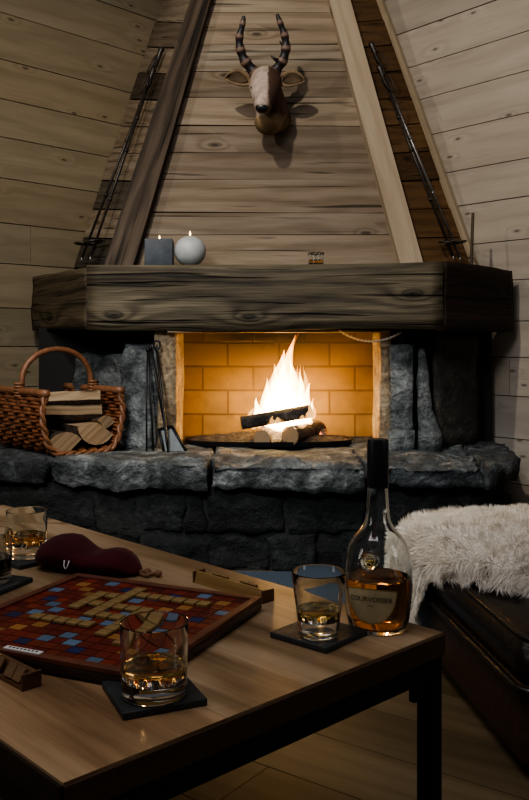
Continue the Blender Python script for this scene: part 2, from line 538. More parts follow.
def thing(name, label, cat, loc=(0, 0, 0), rz=0.0, group=None):
    o = bpy.data.objects.new(name, None)
    o.empty_display_size = 0.05
    COL.objects.link(o)
    o.location = loc
    o.rotation_euler = (0, 0, rz)
    return tag(o, label, cat, group)


def dup(root, loc, rz, label, group=None):
    r = root.copy()
    COL.objects.link(r)
    r.location = loc
    r.rotation_euler = (0, 0, rz)
    r['label'] = label
    if group:
        r['group'] = group
    for ch in list(root.children):
        c = ch.copy()
        COL.objects.link(c)
        c.parent = r
        for g in list(ch.children):
            d = g.copy()
            COL.objects.link(d)
            d.parent = c
    return r


def mats(o, *ms):
    for m in ms:
        o.data.materials.append(m)


# ------------------------------------------------------------------ room shell
def plank_wall(name, p0, d, u0, u1, z0, z1, ph, m, inward, seed, slope=0.0, blen=(2.2, 4.0)):
    """boards running along d on a vertical wall, each with its own thin gap and tint"""
    random.seed(seed)
    bm = newbm()
    d = Vector(d).normalized()
    nrm = Vector(inward).normalized()
    z, row = z0, 0
    while z < z1:
        h = ph * random.uniform(0.85, 1.12)
        u = u0 - random.uniform(0, 1.5)
        while u < u1:
            e = min(u + random.uniform(*blen), u1)
            s = max(u, u0)
            if e > s + 0.02:
                o = random.uniform(0, 0.004)
                g = 0.0022
                a, b = Vector(p0) + d * (s + g * 0.5), Vector(p0) + d * (e - g * 0.5)
                za, zb = z + g, z + h - g
                bk = -nrm * 0.02
                f = nrm * o
                up = Vector((0, 0, 1))
                bot = [a + up * za + bk, a + up * za + f, b + up * za + f, b + up * za + bk]
                top = [p + up * (zb - za) for p in bot]
                hexa(bm, bot, top, d, rt(0.93, 1.05, .015))
            u = e
        z += h
        row += 1
    # backing sheet
    a, b = Vector(p0) + d * u0 - nrm * 0.022, Vector(p0) + d * u1 - nrm * 0.022
    q = [a - nrm * 0.05, a, b, b - nrm * 0.05]
    hexa(bm, [p + Vector((0, 0, z0)) for p in q], [p + Vector((0, 0, z1)) for p in q], d, (0.12, 0.11, 0.10))
    o = obj(name, bm, m)
    o['kind'] = 'structure'
    return o


WLP, WLD = Vector((-1.2, 4.45, 0)), Vector((0.682, 0.731, 0)).normalized()
WRP, WRD = Vector((1.2, 4.10, 0)), Vector((-0.643, 0.766, 0)).normalized()
nL = Vector((WLD.y, -WLD.x, 0))
nR = Vector((-WRD.y, -WRD.x, 0)) * 1.0
nR = Vector((-WRD.y, WRD.x, 0))
if nR.y > 0:
    nR = -nR
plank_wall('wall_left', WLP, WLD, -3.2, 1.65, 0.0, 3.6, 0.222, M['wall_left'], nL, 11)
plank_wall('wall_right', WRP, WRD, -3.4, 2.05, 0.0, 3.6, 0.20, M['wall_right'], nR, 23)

random.seed(5)
bm = newbm()
fd = Vector((-0.81, 0.588, 0)).normalized()
fp = Vector((fd.y, -fd.x, 0))
fo = Vector((0.2, 2.4, 0))
row = -24
while row < 24:
    u = -5.5 + random.uniform(0, 1.4) - 1.4
    while u < 5.5:
        e = u + random.uniform(1.2, 2.2)
        a, b = fo + fd * (u + .0012) + fp * (row * .19 + .0015), fo + fd * (e - .0012) + fp * (row * .19 + .0015)
        wv = fp * (0.19 - 0.003)
        q = [a, b, b + wv, a + wv]
        hexa(bm, [p + Vector((0, 0, -0.03)) for p in q], q, fd, rt(0.8, 1.12))
        u = e
    row += 1
box(bm, (0, 2.4, -0.05), (13, 13, 0.03), tint=(0.1, 0.08, 0.06))
o = obj('floor', bm, M['floor'])
o['kind'] = 'structure'

# ------------------------------------------------------------------ fireplace
FP = thing('fireplace', 'corner stone fireplace with timber mantel and tapering wooden chimney hood', 'fireplace', (0, 3.85, 0))
HZ = 0.426                                     # hearth height
UPV = Vector((0, 0, 1))


def V(x, y, z):
    return Vector((x, y, z))


# hearth stones: rough slabs side by side
random.seed(3)
front = [(-1.95, 3.95), (-1.42, 3.62), (-0.855, 3.40), (-0.215, 3.32), (0.385, 3.30), (0.845, 3.30), (1.01, 3.44)]
back = [(-1.60, 4.02), (-1.22, 4.18), (-0.90, 4.22), (-0.215, 4.30), (0.385, 4.30), (0.92, 4.22), (1.12, 4.02)]
tops = [0.42, 0.424, 0.436, 0.43, 0.424, 0.424]
bots = [0.32, 0.322, 0.325, 0.33, 0.335, 0.338]
tn = [0.75, 0.7, 1.15, 1.05, 0.95, 0.8]
for i in range(6):
    bm = newbm()
    (x0, y0), (x1, y1) = front[i], front[i + 1]
    (X0, Y0), (X1, Y1) = back[i], back[i + 1]
    g = 0.006
    bot = [V(x0 + g, y0 + .02, bots[i]), V(x1 - g, y1 + .02, bots[i]), V(X1 - g, Y1, bots[i]), V(X0 + g, Y0, bots[i])]
    top = [V(x0 + g, y0, tops[i]), V(x1 - g, y1, tops[i]), V(X1 - g, Y1, HZ), V(X0 + g, Y0, HZ)]
    hexa(bm, bot, top, None, (tn[i] * .98, tn[i], tn[i] * 1.02), cuts=44, amp=0.026, freq=9, seed=i + 2)
    for v in bm.verts:                         # keep the top walkable, roughness on the front
        if v.co.z > HZ - 0.004 and v.co.y > 3.45:
            v.co.z = HZ + (v.co.z - HZ) * 0.10
    # rounded arris
    for v in bm.verts:
        if v.co.z > HZ - 0.01 and v.co.y < 3.40 and x0 > -1.0:
            v.co.z -= max(0.0, (3.40 - v.co.y)) * 0.22
    obj('hearth_stone', bm, M['slab'], FP, smooth=True, world=True)

# stone base under the slab
random.seed(9)
bm = newbm()
bp = [(-1.95, 4.02), (-1.42, 3.70), (-0.86, 3.46), (-0.215, 3.40), (0.385, 3.39), (0.80, 3.39), (0.98, 3.56)]
for i in range(6):
    (x0, y0), (x1, y1) = bp[i], bp[i + 1]
    d = Vector((x1 - x0, y1 - y0, 0))
    L = d.length
    d.normalize()
    nn = Vector((d.y, -d.x, 0))
    q = [V(x0, y0, 0), V(x1, y1, 0), V(x1, y1, 0) - nn * .25, V(x0, y0, 0) - nn * .25]
    hexa(bm, [p for p in q], [p + UPV * .335 for p in q], None, (1, 1, 1))
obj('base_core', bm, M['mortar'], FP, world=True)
bm = newbm()
for i in range(6):
    (x0, y0), (x1, y1) = bp[i], bp[i + 1]
    d = Vector((x1 - x0, y1 - y0, 0))
    L = d.length
    d.normalize()
    nn = Vector((d.y, -d.x, 0))
    z = 0.005
    for hh in (0.15, 0.165):
        u = -0.02
        while u < L - 0.06:
            e = min(L, u + random.uniform(0.16, 0.34))
            if L - e < 0.09:
                e = L
            a, b = V(x0, y0, z) + d * (u + .008), V(x0, y0, z) + d * (e - .008)
            dp = random.uniform(0.0, 0.035)
            j = lambda: UPV * random.uniform(-.05, .03)
            bot = [a + nn * dp, b + nn * dp, b - nn * .08, a - nn * .08]
            top = [p + UPV * (hh - .012) + j() + d * random.uniform(-.03, .03) for p in bot]
            t = random.uniform(0.5, 1.6) * (.7 if a.x < -.2 else 1.35)
            hexa(bm, bot, top, None, (t, t, t * random.uniform(.95, 1.08)), cuts=11, amp=0.022, freq=9, seed=random.randint(0, 99))
            u = e
        z += hh
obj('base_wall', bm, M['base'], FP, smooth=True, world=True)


def rock(name, plan, z0, z1, m, seed, tint=1.0, cuts=10, amp=0.018, tp=None, freq=7, lean=(0, 0)):
    bm = newbm()
    bot = [V(x, y, z0) for x, y in plan]
    top = [V(x + lean[0], y + lean[1], z1) for x, y in (tp or plan)]
    hexa(bm, bot, top, UPV, (tint, tint, tint), cuts=cuts, amp=amp, freq=freq, seed=seed)
    return obj(name, bm, m, FP, smooth=True, world=True)


# jambs (timber-coloured stone lit by the fire), then the piers angling back
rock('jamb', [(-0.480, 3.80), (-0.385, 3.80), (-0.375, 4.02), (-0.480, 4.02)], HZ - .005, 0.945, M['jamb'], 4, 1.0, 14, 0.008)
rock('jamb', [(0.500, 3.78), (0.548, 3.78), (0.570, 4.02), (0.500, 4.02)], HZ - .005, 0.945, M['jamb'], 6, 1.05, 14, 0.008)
rock('stone_pier', [(-0.635, 3.84), (-0.488, 3.80), (-0.488, 4.02), (-0.640, 4.02)], HZ - .005, 0.88, M['pier'], 8, 0.95, 22, 0.022, lean=(0.02, 0), freq=10)
rock('stone_pier', [(-0.86, 4.00), (-0.64, 3.88), (-0.60, 4.12), (-0.84, 4.14)], HZ - .005, 0.83, M['pier'], 12, 0.7, 20, 0.026, freq=9)
rock('stone_pier', [(-1.02, 4.12), (-0.86, 4.04), (-0.82, 4.20), (-0.99, 4.28)], HZ - .005, 0.62, M['pier'], 13, 0.5, 10, 0.02)
rock('stone_pier', [(0.545, 3.76), (0.640, 3.76), (0.650, 4.02), (0.55, 4.02)], HZ + .075, 0.875, M['pier'], 17, 1.0, 12, 0.010)
rock('stone_pier', [(0.535, 3.75), (0.640, 3.75), (0.650, 4.02), (0.55, 4.02)], HZ - .005, HZ + .078, M['pier'], 18, 1.2, 8, 0.014)
rock('stone_pier', [(0.672, 3.79), (0.760, 3.80), (0.75, 4.02), (0.68, 4.02)], HZ - .005, 0.87, M['pier'], 19, 0.9, 12, 0.022, tp=[(0.675, 3.82), (0.705, 3.82), (0.72, 4.02), (0.68, 4.02)])
rock('stone_pier', [(0.755, 3.86), (0.985, 4.02), (0.93, 4.14), (0.74, 4.05)], HZ - .005, 0.945, M['pier_shade'], 20, 1.0, 10, 0.012)
bm = newbm()  # black sheets standing in for the shade behind the piers, under the mantel
hexa(bm, [V(-1.10, 4.24, HZ), V(-0.46, 4.03, HZ), V(-0.46, 4.06, HZ), V(-1.08, 4.27, HZ)],
     [V(-1.10, 4.24, .96), V(-0.46, 4.03, .96), V(-0.46, 4.06, .96), V(-1.08, 4.27, .96)])
obj('shade_backing', bm, M['soot_shade'], FP, world=True)
bm = newbm()
hexa(bm, [V(0.56, 4.03, HZ), V(1.08, 4.14, HZ), V(1.06, 4.17, HZ), V(0.56, 4.06, HZ)],
     [V(0.56, 4.03, .96), V(1.08, 4.14, .96), V(1.06, 4.17, .96), V(0.56, 4.06, .96)])
obj('shade_backing', bm, M['soot_shade'], FP, world=True)

# firebox
bm = newbm()
yb, yf, zt = 4.28, 3.86, 1.10
xl, xr = -0.40, 0.54


def wallq(a, b, z0, z1, th):
    d = (b - a).normalized()
    nn = Vector((d.y, -d.x, 0))
    fs = hexa(bm, [a + UPV * z0, b + UPV * z0, b - nn * th + UPV * z0, a - nn * th + UPV * z0],
              [a + UPV * z1, b + UPV * z1, b - nn * th + UPV * z1, a - nn * th + UPV * z1], d)
    ly = bm.loops.layers.uv['UV']
    for f in fs:
        for l in f.loops:
            p = l.vert.co
            l[ly].uv = ((p - a).dot(d) + 0.03, p.z - HZ + 0.01)


wallq(V(xl, yb, 0), V(xr, yb, 0), HZ - .01, zt, .08)
wallq(V(xl, yf, 0), V(xl, yb, 0), HZ - .01, zt, .08)
wallq(V(xr, yb, 0), V(xr, yf, 0), HZ - .01, zt, .08)
o = obj('firebox', bm, M['brick'], FP, world=False)     # world-space coordinates kept for the soot gradient
o.data.transform(Matrix.Translation((0, -3.85, 0)))
bm = newbm()
box(bm, (0.07, 4.07, 1.12), (1.1, 0.6, 0.03))
obj('smoke_throat', bm, M['soot_shade'], FP, world=True)
bm = newbm()
box(bm, (0.06, 3.80, 0.938), (0.96, 0.09, 0.012), bevel=0.002)
obj('lit_edge_bar', bm, M['lit_edge'], FP, world=True)  # bar added to stand for the fire-lit underside of the mantel

# mantel: hewn front beam and two angled returns
MZ0, MZ1 = 0.942, 1.223
ML, MR = V(-0.775, 3.80, 0), V(0.743, 3.60, 0)
MLE, MRE = V(-1.175, 4.40, 0), V(1.150, 4.04, 0)


def mantel_piece(name, a, b, a2, b2, seed, tint, amp=0.012, z0=MZ0, z1=MZ1, cuts=26):
    bm = newbm()
    q = [a, b, b2, a2]
    hexa(bm, [p + UPV * z0 for p in q], [p + UPV * z1 for p in q], b - a, tint, cuts=cuts, amp=amp, freq=6, stretch=b - a, seed=seed)
    return obj(name, bm, M['mantel'], FP, smooth=True, world=True)


random.seed(41)
md = (MR - ML).normalized()
mn = Vector((-md.y, md.x, 0))
mantel_piece('mantel_beam', ML, MR, ML + mn * .30 + md * .13, MR + mn * .30 - md * .10, 5, (1, 1, 1))
mantel_piece('mantel_return', MLE, ML + V(-.004, .004, 0), MLE + V(.20, .06, 0), ML + mn * .30 + md * .12, 9, (0.85, 0.82, 0.78), z1=MZ1 - 0.004, z0=MZ0 + .006)
mantel_piece('mantel_return', MR + V(.004, .004, 0), MRE, MR + mn * .30 - md * .09, MRE + V(-.18, .07, 0), 14, (0.5, 0.38, 0.28), z1=MZ1 - 0.002, z0=MZ0 + .004)
bm = newbm()
hexa(bm, [V(-0.60, 4.06, 1.14), V(0.62, 3.92, 1.14), V(0.97, 4.18, 1.14), V(-1.0, 4.50, 1.14)],
     [V(-0.60, 4.06, 1.215), V(0.62, 3.92, 1.215), V(0.97, 4.18, 1.215), V(-1.0, 4.50, 1.215)], V(1, 0, 0), (.8, .8, .8))
obj('mantel_shelf', bm, M['side'], FP, world=True)

# chimney hood: sloping boards between two timbers, leaning back
TAN = 0.268


def hood(px, py, off=0.0):
    """point of the leaning hood plane seen at a pixel; off = metres towards the room"""
    Y0 = 4.06 - off
    # Y = Y0 + TAN*(z-1.22); z = HC + (CY-py)/F*Y
    k = (CY - py) / F
    Y = (Y0 + TAN * (HC - 1.22)) / (1 - TAN * k)
    return at(px, py, Y)


def lerp(a, b, t):
    return a + (b - a) * t


HB, HT = 268.0, -120.0


def edge(pb, pt, y):
    return pb + (pt - pb) * (262.0 - y) / 262.0


random.seed(77)
bm = newbm()
ys = [HB, 235, 213, 180, 153, 126, 98, 72, 45, 13, -17, -45, -72, -98, HT]
for i in range(len(ys) - 1):
    y0, y1 = ys[i] - 0.25, ys[i + 1] + 0.25
    xs = [edge(119, 200, y0), edge(411, 340, y0), edge(411, 340, y1), edge(119, 200, y1)]
    tl = random.uniform(-1.0, 1.0)
    p = [hood(xs[0], y0 + tl), hood(xs[1], y0 - tl), hood(xs[2], y1), hood(xs[3], y1)]
    o_ = random.uniform(0, .006)
    nb = V(0, -1, TAN).normalized()
    f = [x + nb * o_ for x in p]
    bk = [x - nb * .03 for x in p]
    hexa(bm, [bk[0], f[0], f[1], bk[1]], [bk[3], f[3], f[2], bk[2]], V(1, 0, 0), rt(0.8, 1.12, .02))
obj('hood_panel', bm, M['hood'], FP, world=True)
# dark gap at the right edge of the left timber
bm = newbm()
p = [hood(100, HB), hood(430, HB), hood(edge(422, 350, HT), HT), hood(edge(105, 190, HT), HT)]
nb = V(0, -1, TAN).normalized()
hexa(bm, [x - nb * .08 for x in p], [x - nb * .036 for x in p], V(1, 0, 0))
obj('hood_backing', bm, M['soot_shade'], FP, world=True)

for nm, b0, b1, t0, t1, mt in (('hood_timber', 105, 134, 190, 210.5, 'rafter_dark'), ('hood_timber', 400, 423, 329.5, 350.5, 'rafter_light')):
    bm = newbm()
    fr = [hood(edge(b0, t0, HB), HB, .07), hood(edge(b1, t1, HB), HB, .07), hood(edge(b1, t1, HT), HT, .07), hood(edge(b0, t0, HT), HT, .07)]
    bk = [x - nb * .13 for x in fr]
    rough = mt == 'rafter_dark'
    hexa(bm, [bk[0], bk[1], fr[1], fr[0]], [bk[3], bk[2], fr[2], fr[3]], fr[3] - fr[0], (1, 1, 1),
         cuts=16 if rough else 0, amp=0.006, freq=6, stretch=fr[3] - fr[0], seed=3)
    obj(nm, bm, M[mt], FP, world=True, smooth=False)


def wallpoint(px, py, P, D):
    """where the sight line of a pixel meets a wall"""
    k = (px - CX) / F                          # X = k*Y ; wall: P + s*D
    s = (k * P.y - P.x) / (D.x - k * D.y)
    Y = P.y + s * D.y
    return at(px, py, Y)


def hood_side(b0, t0, wb, wt, P, D, nin, m, n, seed, tint=(0.6, 1.15)):
    random.seed(seed)
    bm = newbm()
    A0, A1 = hood(b0, HB, .03), hood(edge(b0, t0, HT), HT, .03)
    W0, W1 = wallpoint(wb, HB, P, D), wallpoint(edge(wb, wt, HT), HT, P, D)
    W0, W1 = W0 + nin * .01, W1 + nin * .01
    for i in range(n):
        ta, tb = i / n + .0015, (i + 1) / n - .0015
        a0, a1 = lerp(A0, A1, ta), lerp(A0, A1, tb)
        w0, w1 = lerp(W0, W1, ta), lerp(W0, W1, tb)
        nn = (w0 - a0).cross(a1 - a0).normalized()
        if nn.y > 0:
            nn = -nn
        th = random.uniform(.0, .012)
        f = [a0 + nn * th, w0 + nn * th, w1 + nn * th, a1 + nn * th]
        b = [x - nn * .03 for x in f]
        hexa(bm, [b[0], f[0], f[1], b[1]], [b[3], f[3], f[2], b[2]], w0 - a0, rt(*tint))
    return obj('hood_side', bm, M[m], FP, world=True), (A0, A1, W0, W1)


_, hs_l = hood_side(108, 193, 73, 162, WLP, WLD, nL, 'side', 15, 4, (0.45, 1.3))
_, hs_r = hood_side(420, 347, 474, 379, WRP, WRD, nR, 'side_dark', 15, 6, (0.7, 1.2))
# pale strip that closes the brown side against the right wall
bm = newbm()
W0, W1 = wallpoint(478, HB, WRP, WRD) + nR * .012, wallpoint(edge(478, 383, HT), HT, WRP, WRD) + nR * .012
ax = (W1 - W0).normalized()
sd = ax.cross(nR).normalized()
if sd.x < 0:
    sd = -sd
f = [W0 - sd * .018, W0 + sd * .018, W1 + sd * .018, W1 - sd * .018]
hexa(bm, f, [x + nR * .022 for x in f], ax)
obj('trim_strip', bm, M['trim'], FP, world=True)

# ------------------------------------------------------------------ fire
FY = 3.98


def fpt(px, py, dy=0.0):
    return at(px, py, FY + dy)


bm = newbm()
n = 28
prof = []
tray = thing('fire_tray', 'low dark iron tray heaped with ash under the burning logs', 'fire tray', (0.02, 4.0, HZ + .002))
pts = []
for k in range(40):
    a = 2 * math.pi * k / 40
    pts.append((0.375 * math.copysign(abs(math.cos(a)) ** .7, math.cos(a)), 0.165 * math.copysign(abs(math.sin(a)) ** .8, math.sin(a))))
vsb = [bm.verts.new((x, y, 0)) for x, y in pts]
vst = [bm.verts.new((x * 1.03, y * 1.03, .022)) for x, y in pts]
vsi = [bm.verts.new((x * .99, y * .97, .018)) for x, y in pts]
bm.faces.new(list(reversed(vsb)))
for k in range(40):
    k2 = (k + 1) % 40
    bm.faces.new((vsb[k], vsb[k2], vst[k2], vst[k]))
    bm.faces.new((vst[k], vst[k2], vsi[k2], vsi[k]))
bm.faces.new(vsi)
obj('pan', bm, M['iron'], tray)
bm = newbm()
N = 26
grid = {}
for i in range(N + 1):
    for j in range(N + 1):
        s, t = i / N * 2 - 1, j / N * 2 - 1
        x, y = .36 * s, .155 * t * math.sqrt(max(.05, 1 - s * s * .6))
        h = .012 + .03 * max(0, 1 - s * s) * max(0, 1 - t * t) + noise.fractal(V(x * 22, y * 22, 1), 1, 2, 4) * .009
        if abs(s) == 1 or abs(t) == 1:
            h = .012
        grid[i, j] = bm.verts.new((x, y, h + .006))
for i in range(N):
    for j in range(N):
        bm.faces.new((grid[i, j], grid[i + 1, j], grid[i + 1, j + 1], grid[i, j + 1]))
settint(bm, bm.faces, (1, 1, 1))
o = obj('ash_heap', bm, M['ash'], tray, smooth=True)


def fire_log(a, b, r, label, mend, mside, seed, halves=False):
    a, b = Vector(a), Vector(b)
    mid = (a + b) / 2
    t = thing('burning_log', label, 'log', mid - UPV * r, 0, None)
    bm = newbm()
    n = 9
    pp = [lerp(a, b, i / (n - 1)) for i in range(n)]
    fs = tube(bm, pp, [r * (1 + .05 * noise.noise(p * 9 + V(seed, 0, 0))) for p in pp], 14, cap=False)
    for v in bm.verts:
        v.co += V(1, 1, 1) * noise.noise(v.co * 30 + V(seed, 2, 1)) * r * .05
    obj('bark', bm, M[mside], t, smooth=True, world=True)
    for p, s in ((a, -1), (b, 1)):
        bm = newbm()
        d = (b - a).normalized() * s
        tube(bm, [p - d * .004, p + d * .002], [r * .97, r * .95], 14)
        obj('cut_end', bm, M[mend], t, world=True)
    return t


fire_log(fpt(242, 423, -.13), fpt(311, 411, -.08), .030, 'charred dark log lying across the top of the fire', 'char', 'char', 1)
fire_log(fpt(262, 439, -.135), fpt(270, 434, .10), .040, 'short fire log with pale cut end under the dark crossing log', 'log', 'bark', 2)
fire_log(fpt(290, 436, -.135), fpt(318, 430, .09), .044, 'thick fire log with round glowing end at the front of the fire', 'log', 'bark', 3)
fire_log(fpt(262, 428, .06), fpt(325, 436, .04), .032, 'half burnt log at the back of the fire behind the flames', 'ember', 'ember', 4)

FL = thing('fire', 'tall bright flames rising from the burning logs in the firebox', 'fire', (0.085, FY, HZ + .04))
random.seed(12)


def tongue(bm, bx, by, tx, ty, r, bend=0.0, dy=0.0, n=26, seg=20, ph=0.0):
    """flame tongue: teardrop along a wavering line"""
    a, b = fpt(bx, by, dy), fpt(tx, ty, dy)
    rr = r * FY / F
    pts, rad = [], []
    for i in range(n + 1):
        t = i / n
        p = lerp(a, b, t)
        p.x += bend * FY / F * math.sin(t * math.pi) + math.sin(t * 7 + ph) * .006 * t
        pts.append(p)
        rad.append(max(.0007, rr * 1.25 * (min(1, (t + .06) / .30) ** .6) * (1 - t) ** (.62 + .5 * t)))
    tube(bm, pts, rad, seg, flat=.75, up=(1, 0, 0))


random.seed(21)
bm = newbm()
core = [(281, 430, 283, 350, 20, -2, .03), (286, 420, 297, 335, 12, -7, .02), (290, 428, 291, 358, 13, 3, .05), (273, 428, 275, 364, 12, 0, .02), (266, 426, 266, 378, 9, 1, .0),
        (302, 428, 311, 383, 8, -2, .02), (258, 424, 257, 398, 6, 0, .0), (307, 428, 313, 402, 6, -2, .0), (296, 428, 300, 372, 9, 2, .06), (278, 430, 281, 372, 15, 2, -.02), (291, 430, 287, 380, 12, -2, -.02),
        (284, 432, 284, 390, 17, 0, .0)]
for a in core:
    tongue(bm, *a, ph=random.uniform(0, 6))
obj('flame_core', bm, M['flame'], FL, smooth=True, world=True)
bm = newbm()
for k in range(26):
    bx = random.gauss(283, 13)
    c_ = 1 - abs(bx - 284) / 42
    tongue(bm, bx, random.uniform(414, 430), bx + random.uniform(-4, 8), 425 - max(18, random.uniform(45, 88) * c_), random.uniform(5, 10), random.uniform(-4, 4), random.uniform(-.01, .08), ph=random.uniform(0, 6))
tongue(bm, 287, 410, 299, 331, 9, -7, .03)
tongue(bm, 280, 432, 277, 414, 7, 1, -.13)
tongue(bm, 271, 428, 272, 416, 5, 1, -.14)
tongue(bm, 308, 420, 313, 398, 6, 1, -.10)
tongue(bm, 300, 428, 303, 410, 5, 1, -.11)
obj('flame_wisps', bm, M['flame_wisp'], FL, smooth=True, world=True)

# chain
bm = newbm()
P0, P1 = at(340, 331, 3.735), at(400, 333, 3.70)
for i in range(34):
    t = i / 33
    p = lerp(P0, P1, t)
    p.z -= .040 * (1 - (2 * t - 1) ** 2) * (1 if t < .5 else 1)
    rot = Matrix.Rotation((i % 2) * R(90), 3, 'X')
    tn_ = Matrix.Rotation(math.atan2(-(.15 * (1 - 2 * t)), .25) * -1, 3, 'Y')
    ring = [p + tn_ @ rot @ V(.0055 * math.cos(2 * math.pi * k / 8), 0, .0036 * math.sin(2 * math.pi * k / 8)) for k in range(8)]
    tube(bm, ring, .0022, 6, closed=True)
o = obj('chain', bm, plain('chain_metal', (.6, .52, .42), .35, .8), None, smooth=True)
tag(o, 'thin metal chain hanging under the mantel at the fire opening', 'chain')

# tools leaning on the jamb
t = thing('fire_poker', 'thin black iron poker leaning in front of the ash shovel blade', 'poker', at(168, 458, 3.66))
t.location.z = HZ
bm = newbm()
a, b = V(t.location.x, 3.66, HZ + .001), at(157, 350, 3.775)
tube(bm, [a, lerp(a, b, .12), lerp(a, b, .5), b], [.003, .006, .006, .006], 8)
obj('rod', bm, M['iron'], t, smooth=True, world=True)
bm = newbm()
tube(bm, [b + V(.0, 0, 0) + V(.014 * math.sin(2 * math.pi * k / 16), 0, .020 + -.020 * math.cos(2 * math.pi * k / 16)) for k in range(16)], .0045, 6, closed=True)
obj('handle', bm, M['iron'], t, smooth=True, world=True)

t = thing('ash_shovel', 'ash shovel with grey steel blade leaning against the tan jamb', 'shovel', at(175, 456, 3.69))
t.location.z = HZ
bm = newbm()
b0, b1 = at(164, 457, 3.69), at(186, 453, 3.69)
t1, t0 = at(172, 427, 3.745), at(159, 430, 3.745)
b0.z = max(b0.z, HZ + .002)
b1.z = max(b1.z, HZ + .002)
nn = (b1 - b0).cross(t1 - b0).normalized()
if nn.y > 0:
    nn = -nn
hexa(bm, [b0, b1, t1, t0], [p + nn * .003 for p in (b0, b1, t1, t0)])
obj('blade', bm, M['steel'], t, world=True)
bm = newbm()
for p, q in ((b0, t0), (b1, t1), (t0, t1)):
    tube(bm, [p, lerp(p, q, .5) + nn * .012, q + nn * .008], .0065, 8)
obj('blade_rim', bm, M['iron'], t, smooth=True, world=True)
bm = newbm()
a, b = lerp(t0, t1, .5), at(151, 350, 3.785)
tube(bm, [a, lerp(a, b, .5) + V(0, -.005, 0), b], .0055, 8)
tube(bm, [b, b + V(-.004, 0, .022)], [.009, .007], 8)
obj('handle', bm, M['iron'], t, smooth=True, world=True)

t = thing('fire_tongs', 'slim iron tongs leaning on the grey stone pier behind the shovel', 'tongs', at(152, 457, 3.70))
t.location.z = HZ
bm = newbm()
a, b = at(150, 457, 3.70), at(148, 352, 3.78)
a.z = HZ + .001
for s in (-.007, .007):
    tube(bm, [a + V(s * 2, 0, 0), lerp(a, b, .5) + V(s * 1.5, 0, 0), b + V(s * .3, 0, 0)], .004, 6)
obj('arms', bm, M['iron'], t, smooth=True, world=True)
bm = newbm()
ell(bm, b + V(0, 0, .01), (.01, .01, .014), 10, 8)
obj('knob', bm, M['iron'], t, smooth=True, world=True)

bm = newbm()
box(bm, (0, 0, .006), (.045, .02, .012), cuts=3, amp=.004, freq=40, seed=4)
o = obj('wood_chip', bm, M['log'], None)
o.location = at(226, 453, 3.62)
o.location.z = HZ + .003
tag(o, 'small splinter of pale wood lying on the hearth before the fire', 'wood chip')

# ------------------------------------------------------------------ log basket
BA = V(-0.883, 3.52, 0)                        # bottom of the near corner of the open end
axd = Vector((-.664, .747, 0)).normalized()    # along the trough
crd = Vector((.747, .664, 0)).normalized()     # across it
BW, BL, BH = 0.345, 0.46, 0.245
c0 = BA + crd * BW / 2 + axd * BL / 2
bk = thing('log_basket', 'brown wicker log basket with arched handle standing on the hearth', 'basket', (c0.x, c0.y, HZ + .004), math.atan2(crd.y, crd.x))
# local frame: x across, y along the trough (away), z up


def usec(s):
    """U-shaped cross-section, s in 0..1 -> (x, z, tangent)"""
    h, rr = BH, .085
    seg = [h - rr, math.pi / 2 * rr, BW - 2 * rr, math.pi / 2 * rr, h - rr]
    L = sum(seg)
    d = s * L
    bul = .016
    if d < seg[0]:
        x, z = -BW / 2, h - d
        return V(x - bul * math.sin(math.pi * d / seg[0]), 0, z)
    d -= seg[0]
    if d < seg[1]:
        a = d / rr
        return V(-BW / 2 + rr - rr * math.cos(a), 0, rr - rr * math.sin(a))
    d -= seg[1]
    if d < seg[2]:
        return V(-BW / 2 + rr + d, 0, 0)
    d -= seg[2]
    if d < seg[3]:
        a = d / rr
        return V(BW / 2 - rr + rr * math.sin(a), 0, rr - rr * math.cos(a))
    d -= seg[3]
    return V(BW / 2 + bul * math.sin(math.pi * d / seg[4]), 0, rr + d)


def unrm(s):
    a, b = usec(max(0, s - .01)), usec(min(1, s + .01))
    d = (b - a).normalized()
    return V(d.z, 0, -d.x)                     # outward


random.seed(8)
NST = 9
bm = newbm()
rows = 54
for r_ in range(rows):
    s = (r_ + .5) / rows
    p, nn = usec(s), unrm(s)
    pts, m_ = [], 40
    for i in range(m_ + 1):
        y = -BL / 2 + BL * i / m_
        ph = math.pi * (i / m_ * NST + r_ // 2)
        pts.append(p + V(0, y, 0) + nn * (.0085 * math.sin(ph)))
    g = random.uniform(.7, 1.25)
    tube(bm, pts, .0072, 6, tint=(g, g, g))
obj('woven_body', bm, M['wicker'], bk, smooth=True)
for yy in (-BL / 2, BL / 2):
    bm = newbm()
    m_ = 60
    for ph in (0, math.pi):
        pts = [usec(i / m_) + V(0, yy + .007 * math.cos(i * .9 + ph), 0) + unrm(i / m_) * (.007 * math.sin(i * .9 + ph) + .002) for i in range(m_ + 1)]
        tube(bm, pts, .0085, 7)
    obj('braided_border', bm, M['wicker_rim'], bk, smooth=True)
for sx in (-1, 1):
    bm = newbm()
    pts = [V(sx * (BW / 2 + .004), -BL / 2 - .015 + (BL + .03) * i / 10, BH + .008) for i in range(11)]
    tube(bm, pts, .016, 10)
    obj('top_rail', bm, M['wicker_rim'], bk, smooth=True)
bm = newbm()
HHT = .165
pts = [V(-(BW / 2 + .004), 0, BH - .08), V(-(BW / 2 + .006), 0, BH)]
for i in range(21):
    a = math.pi * i / 20
    pts.append(V(-(BW / 2 - .004) * math.cos(a), 0, BH + .02 + HHT * math.sin(a) ** .8))
pts += [V((BW / 2 + .006), 0, BH), V((BW / 2 + .004), 0, BH - .08)]
tube(bm, pts, .0125, 10)
for sx in (-1, 1):
    for k in range(5):
        z = BH - .012 + k * .013
        tube(bm, [V(sx * (BW / 2 + .005) + .019 * math.cos(2 * math.pi * q / 10), .019 * math.sin(2 * math.pi * q / 10), z) for q in range(10)], .006, 6, closed=True)
obj('handle', bm, M['wicker_rim'], bk, smooth=True)


